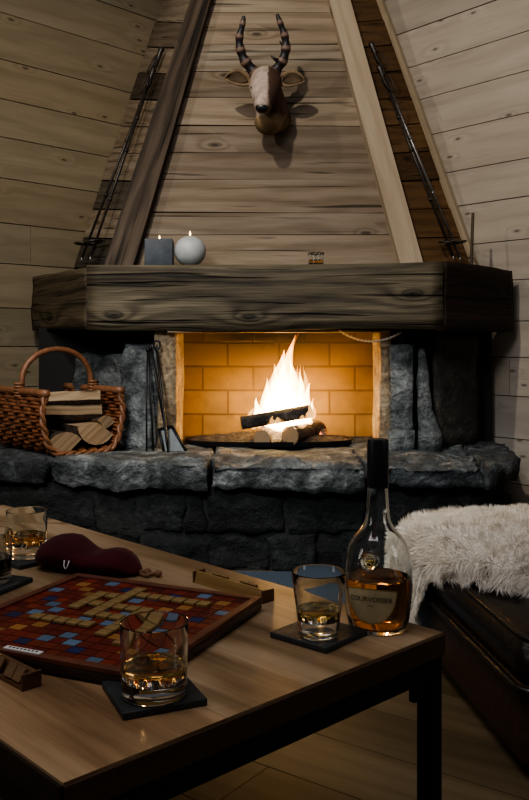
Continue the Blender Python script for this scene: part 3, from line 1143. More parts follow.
def split_log(name_label, a, b, r, ang, wedge, seed, frame):
    """split firewood: wedge cross-section with bark on the outside; a,b in the basket's frame"""
    mw = Matrix.LocRotScale(frame.location, frame.rotation_euler, None)
    a, b = mw @ Vector(a), mw @ Vector(b)
    mid = (a + b) / 2
    t = thing('firewood_log', name_label, 'log', (mid.x, mid.y, mid.z - r * .6), 0, 'firewood in the wicker basket')
    d = (b - a).normalized()
    e1 = d.cross(UPV).normalized()
    e2 = e1.cross(d)
    sec = [(0, 0)]
    k = 7
    for i in range(k + 1):
        q = ang + wedge * (i / k - .5)
        sec.append((math.cos(q) * r, math.sin(q) * r))
    cxs, cys = sum(x for x, _ in sec) / len(sec), sum(y for _, y in sec) / len(sec)
    sec = [(x - cxs, y - cys) for x, y in sec]
    bm, bm2, bm3 = newbm(), newbm(), newbm()
    n = 6
    rings = []
    for i in range(n + 1):
        p = lerp(a, b, i / n)
        j = V(noise.noise(p * 14 + V(seed, 0, 0)), noise.noise(p * 14 + V(0, seed, 0)), noise.noise(p * 14 + V(0, 0, seed))) * .004
        rings.append([p + j + e1 * x + e2 * y for x, y in sec])
    m_ = len(sec)

    def quad(B, i, q):
        q2 = (q + 1) % m_
        f = B.faces.new([B.verts.new(x) for x in (rings[i][q], rings[i][q2], rings[i + 1][q2], rings[i + 1][q])])
        f.normal_update()
        return f
    for i in range(n):
        for q in range(m_):
            quad(bm if q in (0, m_ - 1) else bm2, i, q)
    for rg in (rings[0], rings[-1]):
        bm.faces.new([bm.verts.new(x) for x in rg]).normal_update()
    for B in (bm, bm2):
        bmesh.ops.remove_doubles(B, verts=B.verts, dist=1e-5)
        for f in B.faces:
            f.normal_update()
        uvalong(B, B.faces, d, (seed * 1.7, seed * .9))
        g = .85 + .3 * random.random()
        settint(B, B.faces, (g, g, g))
    obj('split_wood', bm, M['log'], t, world=True)
    obj('bark', bm2, M['bark'], t, world=True, smooth=True)
    return t


split_log('split log at the near bottom of the basket showing a pale wedge end', (-.085, -.215, .063), (-.08, .17, .060), .098, R(95), R(110), 1, bk)
split_log('split log with a rounded wedge end at the bottom beside the basket\'s far side', (.055, -.22, .062), (.06, .17, .060), .095, R(255), R(140), 2, bk)
split_log('pale split log in the middle of the basket resting on the lower pair', (-.135, -.02, .142), (.125, -.16, .140), .072, R(270), R(120), 3, bk)
split_log('short split log with a square end wedged against the basket\'s far wall', (.125, -.205, .130), (.06, .13, .135), .060, R(80), R(110), 4, bk)
split_log('long pale split log lying on top of all the others in the basket', (-.130, .02, .198), (.135, -.135, .206), .064, R(268), R(115), 5, bk)

# ------------------------------------------------------------------ things on the mantel
def candle_flame(t, z):
    bm = newbm()
    tube(bm, [V(0, 0, z - .004), V(.001, 0, z + .008)], .0015, 6)
    obj('wick', bm, M['wick'], t)
    bm = newbm()
    lathe(bm, [(0, 0), (.0035, .004), (.0045, .009), (.003, .016), (0, .024)], 10, (0, 0, z + .003))
    obj('flame', bm, M['candle_flame'], t, smooth=True)


MT = 1.2235
cx_ = at(159.5, 261, 3.88)
t = thing('cube_candle', 'dark slate grey cube candle on the mantel beside the white ball candle', 'candle', (cx_.x, cx_.y, MT), R(3))
bm = newbm()
sz = 27.5 * 3.88 / F
box(bm, (0, 0, sz / 2), (sz, sz, sz), bevel=.004)
obj('body', bm, M['slate_candle'], t, auto=40)
candle_flame(t, sz - .004)
cx_ = at(190, 261, 3.87)
t = thing('ball_candle', 'round white ball candle on the mantel', 'candle', (cx_.x, cx_.y, MT))
bm = newbm()
rr = 16 * 3.87 / F
pr = [(0, 0)] + [(rr * math.sin(a), rr - rr * .96 * math.cos(a)) for a in [R(25) + i * R(145) / 16 for i in range(17)]] + [(0, 2 * rr * .955)]
lathe(bm, pr, 32)
obj('body', bm, M['ball_candle'], t, smooth=True)
candle_flame(t, 2 * rr * .955)


def tumbler(name, label, loc, rt_, rb, h, lz0, lz1, liq, base=.014, wall=.0022, group='whisky tumblers', mode='whisky', seg=48, octo=False):
    t = thing(name, label, 'glass', loc, 0, None)
    bm = newbm()

    def ro(z):
        return rb + (rt_ - rb) * z / h
    prof = [(0, 0), (rb * .9, 0), (rb, .003)] + [(ro(h * k), h * k) for k in (.06, .2, .4, .6, .8, .985)]
    prof += [(ro(h - .0012), h - .0012), (rt_ - wall * .15, h - .0004), (rt_ - wall * .5, h), (rt_ - wall * .85, h - .0004), (rt_ - wall, h - .0012), (ro(h * .985) - wall, h * .985)]
    prof += [(ro(h * k) - wall, h * k) for k in (.8, .6, .4, .27)]
    prof += [(ro(base + .006) - wall, base + .006), (ro(base) - wall - .005, base + .001), (0, base)]
    lathe(bm, prof, seg)
    obj('glass_body', bm, M['glass'], t, smooth=True)
    bm = newbm()
    gp = .0004
    z1 = lz1
    pr = [(0, base + gp), (ro(base) - wall - .0055, base + .001 + gp), (ro(base + .006) - wall - gp, base + .0065)]
    for k in range(1, 4):
        z = base + .0065 + (z1 - base - .0065) * k / 3
        pr.append((ro(z) - wall - gp, z))
    pr.append((0, z1))
    lathe(bm, pr, seg)
    obj(mode, bm, M[liq], t, auto=50)
    return t


p = at(316, 261, 3.80)
tumbler('tumbler', 'small tumbler of whisky standing on the mantel below the deer head', (p.x, p.y, MT), .036, .033, .058, 0, .026, 'whisky', base=.008)

# thin stick standing on the right return
bm = newbm()
a, b = at(471, 263, 4.02), at(473, 213, 4.05)
a.z = MT - .002
tube(bm, [a, lerp(a, b, .5), b], [.008, .0075, .007], 8)
o = obj('wooden_stick', bm, M['rafter_dark'], None)
tag(o, 'thin dark stick standing upright at the end of the mantel', 'stick')


# ski poles leaning on the hood sides
def ski_pole(label, bot, top, nrm, metal, bs=1.0, tilt=.35):
    bot, top = Vector(bot), Vector(top)
    t = thing('ski_pole', label, 'ski pole', bot)
    d = (top - bot).normalized()
    L = (top - bot).length
    side = d.cross(nrm).normalized()
    bm = newbm()
    tube(bm, [bot + d * .03, lerp(bot, top, .5), top - d * .10], [.006, .0075, .008], 8)
    for k in (.3, .55, .72):
        tube(bm, [bot + d * (L * k), bot + d * (L * k + .02)], .0105, 8)
    obj('shaft', bm, metal, t, smooth=True, world=True)
    bm = newbm()
    tube(bm, [bot, bot + d * .035], [.002, .006], 8)
    obj('tip', bm, M['pole_metal'], t, smooth=True, world=True)
    bm = newbm()
    tube(bm, [top - d * .12, top - d * .1, top - d * .03, top - d * .01, top], [.009, .014, .013, .017, .014], 10)
    obj('grip', bm, M['pole'], t, smooth=True, world=True)
    bm = newbm()
    pp = []
    for k in range(18):
        a = 2 * math.pi * k / 18
        pp.append(top - d * (.05 + .055 * (1 - math.cos(a))) + side * (.030 * math.sin(a)) + nrm * (.013 + .010 * math.sin(a / 2)))
    tube(bm, pp, .004, 5, closed=True)
    obj('strap', bm, M['strap'], t, smooth=True, world=True)
    # basket: ring, crossed leather straps
    bc = bot + d * .07
    n2 = (d + nrm * tilt).normalized()
    e1 = side
    e2 = n2.cross(e1).normalized()
    rr = .048 * bs
    bc = bc + d * .03 + nrm * .012
    bm = newbm()
    tube(bm, [bc + (e1 * math.cos(2 * math.pi * k / 24) + e2 * math.sin(2 * math.pi * k / 24)) * rr for k in range(24)], .0055, 7, closed=True)
    o = obj('basket', bm, M['pole'], t, smooth=True, world=True)
    bm = newbm()
    cc = bot + d * .105
    for k in range(4):
        a = math.pi * k / 2 + .5
        q = bc + (e1 * math.cos(a) + e2 * math.sin(a)) * rr
        tube(bm, [cc, lerp(cc, q, .5) + d * .006, q], .004, 5)
    so = obj('basket_straps', bm, M['strap'], o, smooth=True)
    so.data.transform(Matrix.LocRotScale(t.location, t.rotation_euler, None).inverted())
    return t


def sidepoint(hs, s, t_, out):
    A0, A1, W0, W1 = hs
    a = lerp(lerp(A0, A1, t_), lerp(W0, W1, t_), s)
    n_ = (W0 - A0).cross(A1 - A0).normalized()
    if n_.y > 0:
        n_ = -n_
    return a + n_ * out, n_


def side_at(hs, px, py, out):
    """point of a hood side where it is seen at a pixel"""
    A0, A1, W0, W1 = hs
    n_ = (W0 - A0).cross(A1 - A0).normalized()
    if n_.y > 0:
        n_ = -n_
    o_ = V(0, 0, HC)
    d = at(px, py, 1.0) - o_
    k = (A0 + n_ * out - o_).dot(n_) / d.dot(n_)
    return o_ + d * k, n_


a, n_ = side_at(hs_l, 80, 263, .05)
b, _ = side_at(hs_l, 162, 48, .03)
ski_pole('long old dark ski pole leaning against the weathered boards by the left timber', a, b, n_, M['pole'])
a, n_ = side_at(hs_l, 89, 262, .06)
b, _ = side_at(hs_l, 154, 68, .05)
ski_pole('shorter old dark ski pole crossing its longer mate left of the hood', a, b, n_, M['pole'], .9, .5)
a, n_ = side_at(hs_r, 462, 263, .05)
b, _ = side_at(hs_r, 371, 43, .03)
ski_pole('ski pole with its grip highest on the brown hood side', a, b, n_, M['pole_metal'], 1.0, .25)
a, n_ = side_at(hs_r, 455, 262, .06)
b, _ = side_at(hs_r, 379, 66, .05)
ski_pole('ski pole with a lower grip beside its taller mate on the brown hood side', a, b, n_, M['pole'], 1.0, .45)

# ------------------------------------------------------------------ deer head
dp = hood(266, 105)
DH = thing('deer_head', 'mounted deer head with dark ringed antlers on the hood boards', 'deer head', dp + V(0, -.004, 0))
# local: x right, -y toward the room, z up


def dl(px, py, Y):
    return at(px, py, Y) - DH.location


bm = newbm()
tube(bm, [dl(275, 117, 4.29), dl(275, 117, 4.22), dl(273, 114, 4.16), dl(269, 101, 4.12), dl(267, 90, 4.11)], [.070, .078, .080, .076, .070], 20)   # neck
tube(bm, [dl(266, 79, 4.16), dl(266, 81, 4.12), dl(265, 87, 4.07), dl(264, 95, 4.02), dl(263, 102, 3.975), dl(262.5, 107, 3.945), dl(262.3, 109, 3.935)],
     [.050, .074, .076, .058, .044, .036, .026], 20, up=(1, 0, 0))
ell(bm, dl(269, 122, 4.12), (.070, .070, .062))                                  # throat
ell(bm, dl(264.5, 106, 4.02), (.036, .08, .026), rot=Matrix.Rotation(R(24), 3, 'X'))   # lower jaw
for sx in (-1, 1):
    ell(bm, dl(265 + sx * 11, 83, 4.055), (.020, .030, .016))                    # brow ridges
    ell(bm, dl(264.5 + sx * 8, 94, 4.04), (.022, .04, .03))                      # cheeks
o = obj('head', bm, M['hide'], DH, smooth=True)
md_ = o.modifiers.new('blend', 'REMESH')
md_.mode = 'VOXEL'
md_.voxel_size = .006
md_.use_smooth_shade = True
sm = o.modifiers.new('soften', 'SMOOTH')
sm.factor = .5
sm.iterations = 5
bm = newbm()
ell(bm, dl(262.3, 107.5, 3.938), (.031, .020, .024))
obj('nose', bm, M['nose'], DH, smooth=True)
for sx in (-1, 1):
    bm = newbm()
    ell(bm, dl(265 + sx * 12.5, 88, 4.035), (.010, .014, .011), 12, 8)
    obj('eye', bm, M['nose'], DH, smooth=True)
    # ear
    bm = newbm()
    n1, n2 = 14, 7
    gv = {}
    root = dl(265 + sx * 14, 82, 4.12)
    for i in range(n1 + 1):
        t_ = i / n1
        wdt = .044 * math.sin(math.pi * min(1, t_ * .88 + .10)) ** .7 * (1 - .15 * t_)
        ctr = root + V(sx * .125 * t_, -.012 * math.sin(t_ * 3), .018 * math.sin(t_ * 2.2) - (.01 if sx > 0 else .0) * t_)
        for j in range(n2 + 1):
            q = j / n2 * 2 - 1
            gv[i, j] = bm.verts.new(ctr + V(0, -.018 * q * q + .006, wdt * q))
    for i in range(n1):
        for j in range(n2):
            bm.faces.new((gv[i, j], gv[i + 1, j], gv[i + 1, j + 1], gv[i, j + 1]))
    settint(bm, bm.faces, (1, 1, 1))
    e = obj('ear', bm, M['ear'], DH, smooth=True)
    so = e.modifiers.new('thick', 'SOLIDIFY')
    so.thickness = .006
    # darker inner patch
    bm = newbm()
    gi = {}
    for i in range(n1 + 1):
        t_ = .12 + .76 * i / n1
        wdt = .026 * math.sin(math.pi * i / n1) ** .7
        ctr = root + V(sx * .125 * t_, -.012 * math.sin(t_ * 3) - .004, .018 * math.sin(t_ * 2.2) - (.01 if sx > 0 else .0) * t_)
        for j in range(5):
            q = j / 4 * 2 - 1
            gi[i, j] = bm.verts.new(ctr + V(0, -.010 * q * q + .002, wdt * q))
    for i in range(n1):
        for j in range(4):
            bm.faces.new((gi[i, j], gi[i + 1, j], gi[i + 1, j + 1], gi[i, j + 1]))
    settint(bm, bm.faces, (1, 1, 1))
    obj('ear_lining', bm, M['ear_in'], e, smooth=True)
sc_ = 4.15 / F
for lab, px in (('l', [(256, 74), (249, 66), (243.5, 58), (240, 47), (239.5, 37), (242, 27), (244, 16)]), ('r', [(273, 74), (279, 66), (284, 57), (286, 46), (284.5, 35), (281, 25), (277, 14)])):
    bm = newbm()
    ctl = []
    for k, (x_, y_) in enumerate(px):
        ctl.append(dl(x_, y_, 4.12 - .012 * k))
    fine = []
    for i in range(len(ctl) - 1):
        p0, p1, p2, p3 = ctl[max(i - 1, 0)], ctl[i], ctl[i + 1], ctl[min(i + 2, len(ctl) - 1)]
        for q in range(8):
            t_ = q / 8
            fine.append(.5 * ((2 * p1) + (p2 - p0) * t_ + (2 * p0 - 5 * p1 + 4 * p2 - p3) * t_ * t_ + (3 * p1 - p0 - 3 * p2 + p3) * t_ ** 3))
    fine.append(ctl[-1])
    nn_ = len(fine)
    L = 0
    rad = []
    for i, p in enumerate(fine):
        if i:
            L += (p - fine[i - 1]).length
        t_ = i / (nn_ - 1)
        rad.append((.0205 * (1 - t_) ** .6 + .007) * (1 + .13 * math.sin(L * 105)))
    tube(bm, fine, rad, 12, twist=.12)
    if lab == 'r':
        tube(bm, [fine[12], fine[12] + V(-.03, -.02, .004), fine[12] + V(-.052, -.03, .018)], [.012, .009, .003], 8)
        tube(bm, [fine[24], fine[24] + V(-.02, -.015, .004), fine[24] + V(-.03, -.02, .016)], [.010, .007, .003], 8)
    obj('antler', bm, M['antler'], DH, smooth=True)
bm = newbm()
tube(bm, [V(.03, .03, -.045), V(.03, .004, -.045)], [.085, .080], 24)
obj('mount', bm, M['rafter_dark'], DH)

# ------------------------------------------------------------------ coffee table
TZ = .46
TA = V(.269, 1.311, 0)
tu = Vector((-.690, .724, 0)).normalized()
tv = Vector((-.724, -.690, 0)).normalized()
TL, TW = 1.40, .648
ctr = TA + tu * TL / 2 + tv * TW / 2
tab = thing('coffee_table', 'low coffee table with plank wood top on black metal frame', 'table', (ctr.x, ctr.y, 0))
random.seed(31)
bm = newbm()
nb_ = 3
for i in range(nb_):
    a, b = TA + tv * (TW * i / nb_ + .0003), TA + tv * (TW * (i + 1) / nb_ - .0003)
    q = [a, b, b + tu * TL, a + tu * TL]
    hexa(bm, [p + UPV * (TZ - .030) for p in q], [p + UPV * TZ for p in q], tu, rt(.85, 1.08, .02))
top = obj('table_top', bm, M['table'], tab, world=True)
bm = newbm()
for a, b in ((TA, TA + tv * TW), (TA + tv * TW, TA + tv * TW + tu * TL), (TA + tv * TW + tu * TL, TA + tu * TL), (TA + tu * TL, TA)):
    d = (b - a).normalized()
    nn = Vector((d.y, -d.x, 0))
    if nn.dot(a - ctr) < 0:
        nn = -nn
    q = [a - nn * .0, b - nn * .0, b + nn * .004, a + nn * .004]
    if (q[1] - q[0]).cross(q[2] - q[1]).z < 0:
        q = [q[1], q[0], q[3], q[2]]
    hexa(bm, [p + UPV * (TZ - .033) for p in q], [p + UPV * (TZ - .003) for p in q], d, rt(.6, 1.0))
obj('edge_band', bm, M['table_edge'], tab, world=True)


def rail(a, b, zc, w_, h_):
    bm = newbm()
    d = (b - a).normalized()
    nn = Vector((d.y, -d.x, 0))
    rot = Matrix((d, nn, UPV)).transposed()
    box(bm, (a + b) / 2 + UPV * zc, ((b - a).length, w_, h_), rot=rot, bevel=.001)
    return bm


ins = .0145
cs = [TA + tu * ins + tv * ins, TA + tu * ins + tv * (TW - ins), TA + tu * (TL - ins) + tv * (TW - ins), TA + tu * (TL - ins) + tv * ins]
for i in range(4):
    a, b = cs[i], cs[(i + 1) % 4]
    d = (b - a).normalized()
    obj('rail', rail(a + d * .02, b - d * .02, TZ - .033 - .015, .034, .030), M['frame'], tab, world=True)
for c_ in cs:
    bm = newbm()
    rot = Matrix((tu, -tv if tu.cross(-tv).z > 0 else tv, UPV)).transposed()
    box(bm, c_ + UPV * (TZ - .033) / 2, (.027, .027, TZ - .033), rot=rot, bevel=.0015)
    obj('leg', bm, M['frame'], tab, world=True)
bm = newbm()
box(bm, cs[0] + tv * .03 + UPV * (TZ - .075), (.012, .03, .04), rot=Matrix((tu, tv, UPV)).transposed(), bevel=.004)
obj('corner_bracket', bm, M['frame'], tab, world=True)

# ------------------------------------------------------------------ game board
e1 = Vector((.915, -.403, 0)).normalized()
e2 = Vector((-.403, -.915, 0)).normalized()
B0 = V(-.336, 1.560, 0)
BS = .363
brz = math.atan2(e1.y, e1.x)
bc = B0 + e1 * BS / 2 + e2 * BS / 2
gb = thing('game_board', 'square red word game board with blue and tan squares on the coffee table', 'board game', (bc.x, bc.y, TZ), brz)
# local x along e1, local y is away from viewer (= -e2 direction)
bm = newbm()
box(bm, (0, 0, .0095), (BS, BS, .013), bevel=.002)
lathe(bm, [(0, 0), (.11, 0), (.11, .004), (0, .004)], 32)
obj('base', bm, M['board_edge'], gb, auto=40)
bm = newbm()
hb, rw = BS / 2, .014
for cx2, cy2, sx2, sy2 in ((0, hb - rw / 2, BS, rw), (0, -hb + rw / 2, BS, rw), (hb - rw / 2, 0, rw, BS - 2 * rw), (-hb + rw / 2, 0, rw, BS - 2 * rw)):
    box(bm, (cx2, cy2, .0195), (sx2, sy2, .007), bevel=.001)
obj('rim', bm, M['board_rim'], gb)
TWs = {(0, 0), (0, 7), (0, 14), (7, 0), (7, 14), (14, 0), (14, 7), (14, 14)}
TLs = {(1, 5), (1, 9), (5, 1), (5, 5), (5, 9), (5, 13), (9, 1), (9, 5), (9, 9), (9, 13), (13, 5), (13, 9)}
DLs = {(0, 3), (0, 11), (2, 6), (2, 8), (3, 0), (3, 7), (3, 14), (6, 2), (6, 6), (6, 8), (6, 12), (7, 3), (7, 11), (8, 2), (8, 6), (8, 8), (8, 12), (11, 0), (11, 7), (11, 14), (12, 6), (12, 8), (14, 3), (14, 11)}
DWs = {(k, k) for k in (1, 2, 3, 4, 7, 10, 11, 12, 13)} | {(k, 14 - k) for k in (1, 2, 3, 4, 10, 11, 12, 13)}
IN = BS - 2 * rw
cs_ = IN / 15
random.seed(2)
bm = newbm()
ground = box(bm, (0, 0, .0175), (IN, IN, .003), tint=(.16, .034, .014))
for i in range(15):
    for j in range(15):
        x_, y_ = -IN / 2 + (i + .5) * cs_, IN / 2 - (j + .5) * cs_
        k = (j, i)
        c_ = random.choice([(.40, .105, .045), (.44, .14, .06), (.36, .08, .035)])
        if k in TWs:
            c_ = (.30, .025, .018)
        elif k in TLs:
            c_ = (.06, .13, .32)
        elif k in DLs:
            c_ = (.34, .43, .52)
        elif k in DWs:
            c_ = (.58, .40, .20)
        g = random.uniform(.88, 1.12)
        box(bm, (x_, y_, .0192), (cs_ * .95, cs_ * .90, .0012), tint=tuple(q * g for q in c_))
obj('playing_surface', bm, M['squares'], gb)
bm = newbm()
box(bm, (0, 0, .0005), (.060, .010, .002), bevel=.0004)
pl = obj('name_plate', bm, M['plate'], gb)
pl['label'] = 'white strip with small dark marks'
pl.location = (-.012, -hb + .0085, .0235)
bm = newbm()
for k in range(8):
    box(bm, (-.022 + k * .0063, 0, .0016), (.0032, .0035, .0006))
mk = obj('plate_marks', bm, M['ink'], pl)

# letter tiles laid as crossing words
bm = newbm()
box(bm, (0, 0, .0022), (.0195, .0195, .0044), bevel=.0008)
words_ = [('h', 2, 7, 6), ('h', 5, 4, 6), ('v', 6, 1, 7), ('h', 7, 6, 6), ('v', 9, 5, 6), ('h', 9, 3, 5), ('v', 4, 3, 4), ('h', 3, 4, 3), ('v', 11, 7, 5)]
cells = []
for k, r0, c0_, n in words_:
    for q in range(n):
        c_ = (r0, c0_ + q) if k == 'h' else (c0_ + q, r0)
        if c_ not in cells:
            cells.append(c_)
proto = None
for (r_, c_) in cells:
    loc = bc + e1 * (-IN / 2 + (c_ + .5) * cs_) + e2 * (-IN / 2 + (r_ + .5) * cs_)
    if proto is None:
        proto = obj('letter_tile', bm, M['tile'])
        o = proto
    else:
        o = proto.copy()
        COL.objects.link(o)
    o.location = (loc.x, loc.y, TZ + .0199)
    o.rotation_euler = (0, 0, brz)
    tag(o, 'small tan letter tile laid in the crossing words on the red board', 'game tile', 'letter tiles laid on the board')


def tile_rack(label, a, b, m, face):
    a, b = Vector(a), Vector(b)
    d = (b - a).normalized()
    mid = (a + b) / 2
    t = thing('tile_rack', label, 'tile rack', (mid.x, mid.y, TZ), math.atan2(d.y, d.x))
    L = (b - a).length
    bm = newbm()
    s = face                                    # +1: tiles stand on the +y side, -1: on the -y side
    sec = [(-.013, 0), (.013, 0), (.013, .006), (.010, .006), (.007, .004), (-.004, .021), (-.008, .021)]
    v0 = [bm.verts.new((-L / 2, y * s, z)) for y, z in sec]
    v1 = [bm.verts.new((L / 2, y * s, z)) for y, z in sec]
    m_ = len(sec)
    bm.faces.new(v0)
    bm.faces.new(list(reversed(v1)))
    for i in range(m_):
        bm.faces.new((v0[i], v1[i], v1[(i + 1) % m_], v0[(i + 1) % m_]))
    for f in bm.faces:
        f.normal_update()
    uvalong(bm, bm.faces, (1, 0, 0), (3, 1))
    settint(bm, bm.faces, (1, 1, 1))
    obj('holder', bm, m, t)
    for sx in (-1, 1):
        bm = newbm()
        box(bm, (sx * (L / 2 + .002), 0, .0105), (.004, .028, .021), bevel=.001)
        obj('end_cap', bm, M['rackdark'], t)
    return t, d, L, s


def rack_tiles(rk, xs, label, m, group):
    t, d, L, s = rk
    pr = None
    for x_ in xs:
        if pr is None:
            bm = newbm()
            box(bm, (0, 0, 0), (.0185, .0044, .0185), bevel=.0006)
            pr = o = obj('letter_tile', bm, m)
        else:
            o = pr.copy()
            COL.objects.link(o)
        mw = Matrix.LocRotScale(t.location, t.rotation_euler, None)
        o.location = mw @ V(x_, s * .0062, .0152)
        o.rotation_euler = (R(33) * s, 0, t.rotation_euler.z)
        tag(o, label, 'game tile', group)


ra = tile_rack('pale tan tile rack by the far table edge beyond the game board', (-.118, 1.585, 0), (.004, 1.462, 0), M['rackwood'], 1)
rack_tiles(ra, (-.042, -.022, .03, .05), 'letter tile standing in the pale rack by the far table edge', M['tile'], 'letter tiles in the far rack')
rb_ = tile_rack('dark brown tile rack holding tiles at the near end of the table', (-.433, 1.232, 0), (-.296, 1.100, 0), M['rackdark'], -1)
rack_tiles(rb_, (-.035, -.014, .007, .028, .06, .08), 'brown letter tile standing in the dark rack before the board', M['tile_dark'], 'letter tiles in the near rack')

# ------------------------------------------------------------------ velvet pouch
pp_ = thing('tile_pouch', 'dark red velvet drawstring pouch lying behind the game board', 'pouch', (-.335, 1.665, TZ), R(-22))
bm = newbm()
ctl = [(-.105, .016, .017, .030), (-.092, .026, .025, .050), (-.065, .033, .031, .062), (-.04, .032, .030, .060), (-.012, .024, .023, .052), (.012, .0195, .0185, .046), (.035, .022, .021, .050), (.062, .024, .023, .050), (.085, .020, .019, .040), (.101, .012, .011, .024), (.111, .007, .006, .011)]
rings = []
for i, (x_, zc, hz_, wy) in enumerate(ctl):
    rg = []
    for k in range(28):
        a = 2 * math.pi * k / 28
        z = zc + hz_ * math.sin(a)
        y = wy * math.cos(a)
        p = V(x_, y, max(z, .0012))
        p += V(0, noise.noise(V(x_ * 26, y * 26, 3)) * .009, noise.noise(V(x_ * 36, y * 24, 7)) * .010 if z > .01 else 0)
        p.z = max(p.z, .0012)
        rg.append(bm.verts.new(p))
    rings.append(rg)
for a, b in zip(rings, rings[1:]):
    for k in range(28):
        bm.faces.new((a[k], a[(k + 1) % 28], b[(k + 1) % 28], b[k]))
bm.faces.new(rings[0])
bm.faces.new(list(reversed(rings[-1])))
settint(bm, bm.faces, (1, 1, 1))
o = obj('bag', bm, M['velvet'], pp_, smooth=True)
ss = o.modifiers.new('sub', 'SUBSURF')
ss.levels = ss.render_levels = 1
bm = newbm()
tube(bm, [V(.104, 0, .008), V(.120, .006, .006), V(.130, -.004, .006), V(.142, .004, .006)], .004, 8)
tube(bm, [V(.104, .004, .006), V(.122, -.008, .005), V(.136, -.010, .005)], .003, 8)
ell(bm, (.147, .004, .007), (.008, .007, .0065), 12, 8)
ell(bm, (.126, .002, .008), (.007, .008, .007), 12, 8)
obj('drawstring', bm, M['cord'], pp_, smooth=True)
bm = newbm()
tube(bm, [V(-.018, -.0560, .030), V(-.017, -.0590, .020), V(-.013, -.0600, .015), V(-.009, -.0590, .020), V(-.008, -.0550, .030)], .0011, 6)
obj('stitched_loop', bm, M['plate'], pp_, smooth=True)

# ------------------------------------------------------------------ coasters and glasses
bm = newbm()
box(bm, (0, 0, .0045), (.104, .104, .009), bevel=.0015, cuts=0)
co_p = thing('coaster', 'square slate coaster under the nearest whisky tumbler', 'coaster', (-.137, 1.073, TZ), R(24))
obj('slate_plate', bm, M['slate'], co_p)
dup(co_p, (.081, 1.291, TZ), R(-41), 'square slate coaster under the tumbler beside the bottle')
dup(co_p, (-.488, 1.552, TZ), R(-22), 'square slate coaster by the far corner of the game board under a dark drink')
dup(co_p, (-.474, 1.735, TZ), R(-40), 'square slate coaster under the tumbler behind the red pouch')
CZ = TZ + .0092
tumbler('tumbler', 'straight whisky tumbler nearest the camera in front of the game board', (-.134, 1.058, CZ), .0418, .0395, .089, 0, .038, 'whisky', base=.019, wall=.0024)
tumbler('tumbler', 'tapered whisky tumbler with pale drink beside the cognac bottle', (.079, 1.270, CZ), .0400, .0285, .094, 0, .040, 'whisky_pale', base=.022)
tumbler('tumbler', 'whisky tumbler standing behind the red pouch', (-.474, 1.735, CZ), .0405, .0385, .092, 0, .044, 'whisky', base=.020)
tumbler('tumbler', 'tumbler of black drink at the corner of the table by the game board', (-.492, 1.552, CZ), .041, .039, .090, 0, .044, 'cola', base=.012, mode='dark_drink')

# ------------------------------------------------------------------ bottle
bt = thing('cognac_bottle', 'round-bodied glass cognac bottle half full with black capsule and cream label', 'bottle', (.174, 1.335, TZ), 0)
k = 1.53e-3
outer = [(0, .004), (.030, .002), (.042, 0), (.0455, .004), (.0480, .018), (.0505, .040), (.0525, .062), (.0530, .082), (.0525, .096), (.0500, .112), (.0445, .127), (.0360, .140),
         (.0270, .150), (.0205, .162), (.0178, .178), (.0165, .200), (.0150, .225), (.0147, .2785)]
wall = .0030
inner = [(max(r - wall, .004), z + (.006 if z < .03 else 0)) for r, z in outer[2:]]
inner[-1] = (outer[-1][0] - wall, outer[-1][1])
prof = outer + list(reversed(inner)) + [(0, .010)]
bm = newbm()
lathe(bm, prof, 64)
obj('glass_body', bm, M['glass'], bt, smooth=True)
bm = newbm()
LZ = .078
lp = [(0, .0105)]
for r, z in inner:
    if z < LZ - .004:
        lp.append((r - .0004, z + .0005))
lp += [(.0495, LZ), (0, LZ)]
lathe(bm, lp, 64)
obj('cognac', bm, M['cognac'], bt, auto=50)
bm = newbm()
lathe(bm, [(0, .214), (.0164, .214), (.0168, .216), (.0165, .284), (.0155, .288), (0, .288)], 32)
obj('cap', bm, M['cap'], bt, auto=40)


def rad_at(z):
    for (r0, z0), (r1, z1) in zip(outer[2:], outer[3:]):
        if z0 <= z <= z1:
            return r0 + (r1 - r0) * (z - z0) / (z1 - z0)
    return .05


def onbottle(s, z, off):
    """s = metres along the surface from the label's middle (to the right), z height"""
    r = rad_at(z) + off
    th = R(-90 - 20) + s / .052
    return V(r * math.cos(th), r * math.sin(th), z)


def label_mesh(hw, ztop, depth, off, grow=0.0):
    bm = newbm()
    na, nr = 32, 16
    gv = {}
    for i in range(nr + 1):
        f = i / nr
        z = ztop + grow - (depth + 2 * grow) * f
        wd = (hw + grow) * math.sqrt(max(0.0, 1 - f ** 2.3)) if f > 0 else (hw + grow)
        for j in range(na + 1):
            q = j / na * 2 - 1
            zz = z + .004 * (1 - q * q) * (1 - f)
            gv[i, j] = bm.verts.new(onbottle(wd * q, zz, off))
    for i in range(nr):
        for j in range(na):
            bm.faces.new((gv[i, j], gv[i, j + 1], gv[i + 1, j + 1], gv[i + 1, j]))
    bmesh.ops.remove_doubles(bm, verts=bm.verts, dist=1e-6)
    settint(bm, bm.faces, (1, 1, 1))
    return bm


obj('label_border', label_mesh(.0390, .0665, .047, .0006, .0018), M['label_edge'], bt, smooth=True)
lb = obj('label', label_mesh(.0390, .0665, .047, .0010), M['label'], bt, smooth=True)


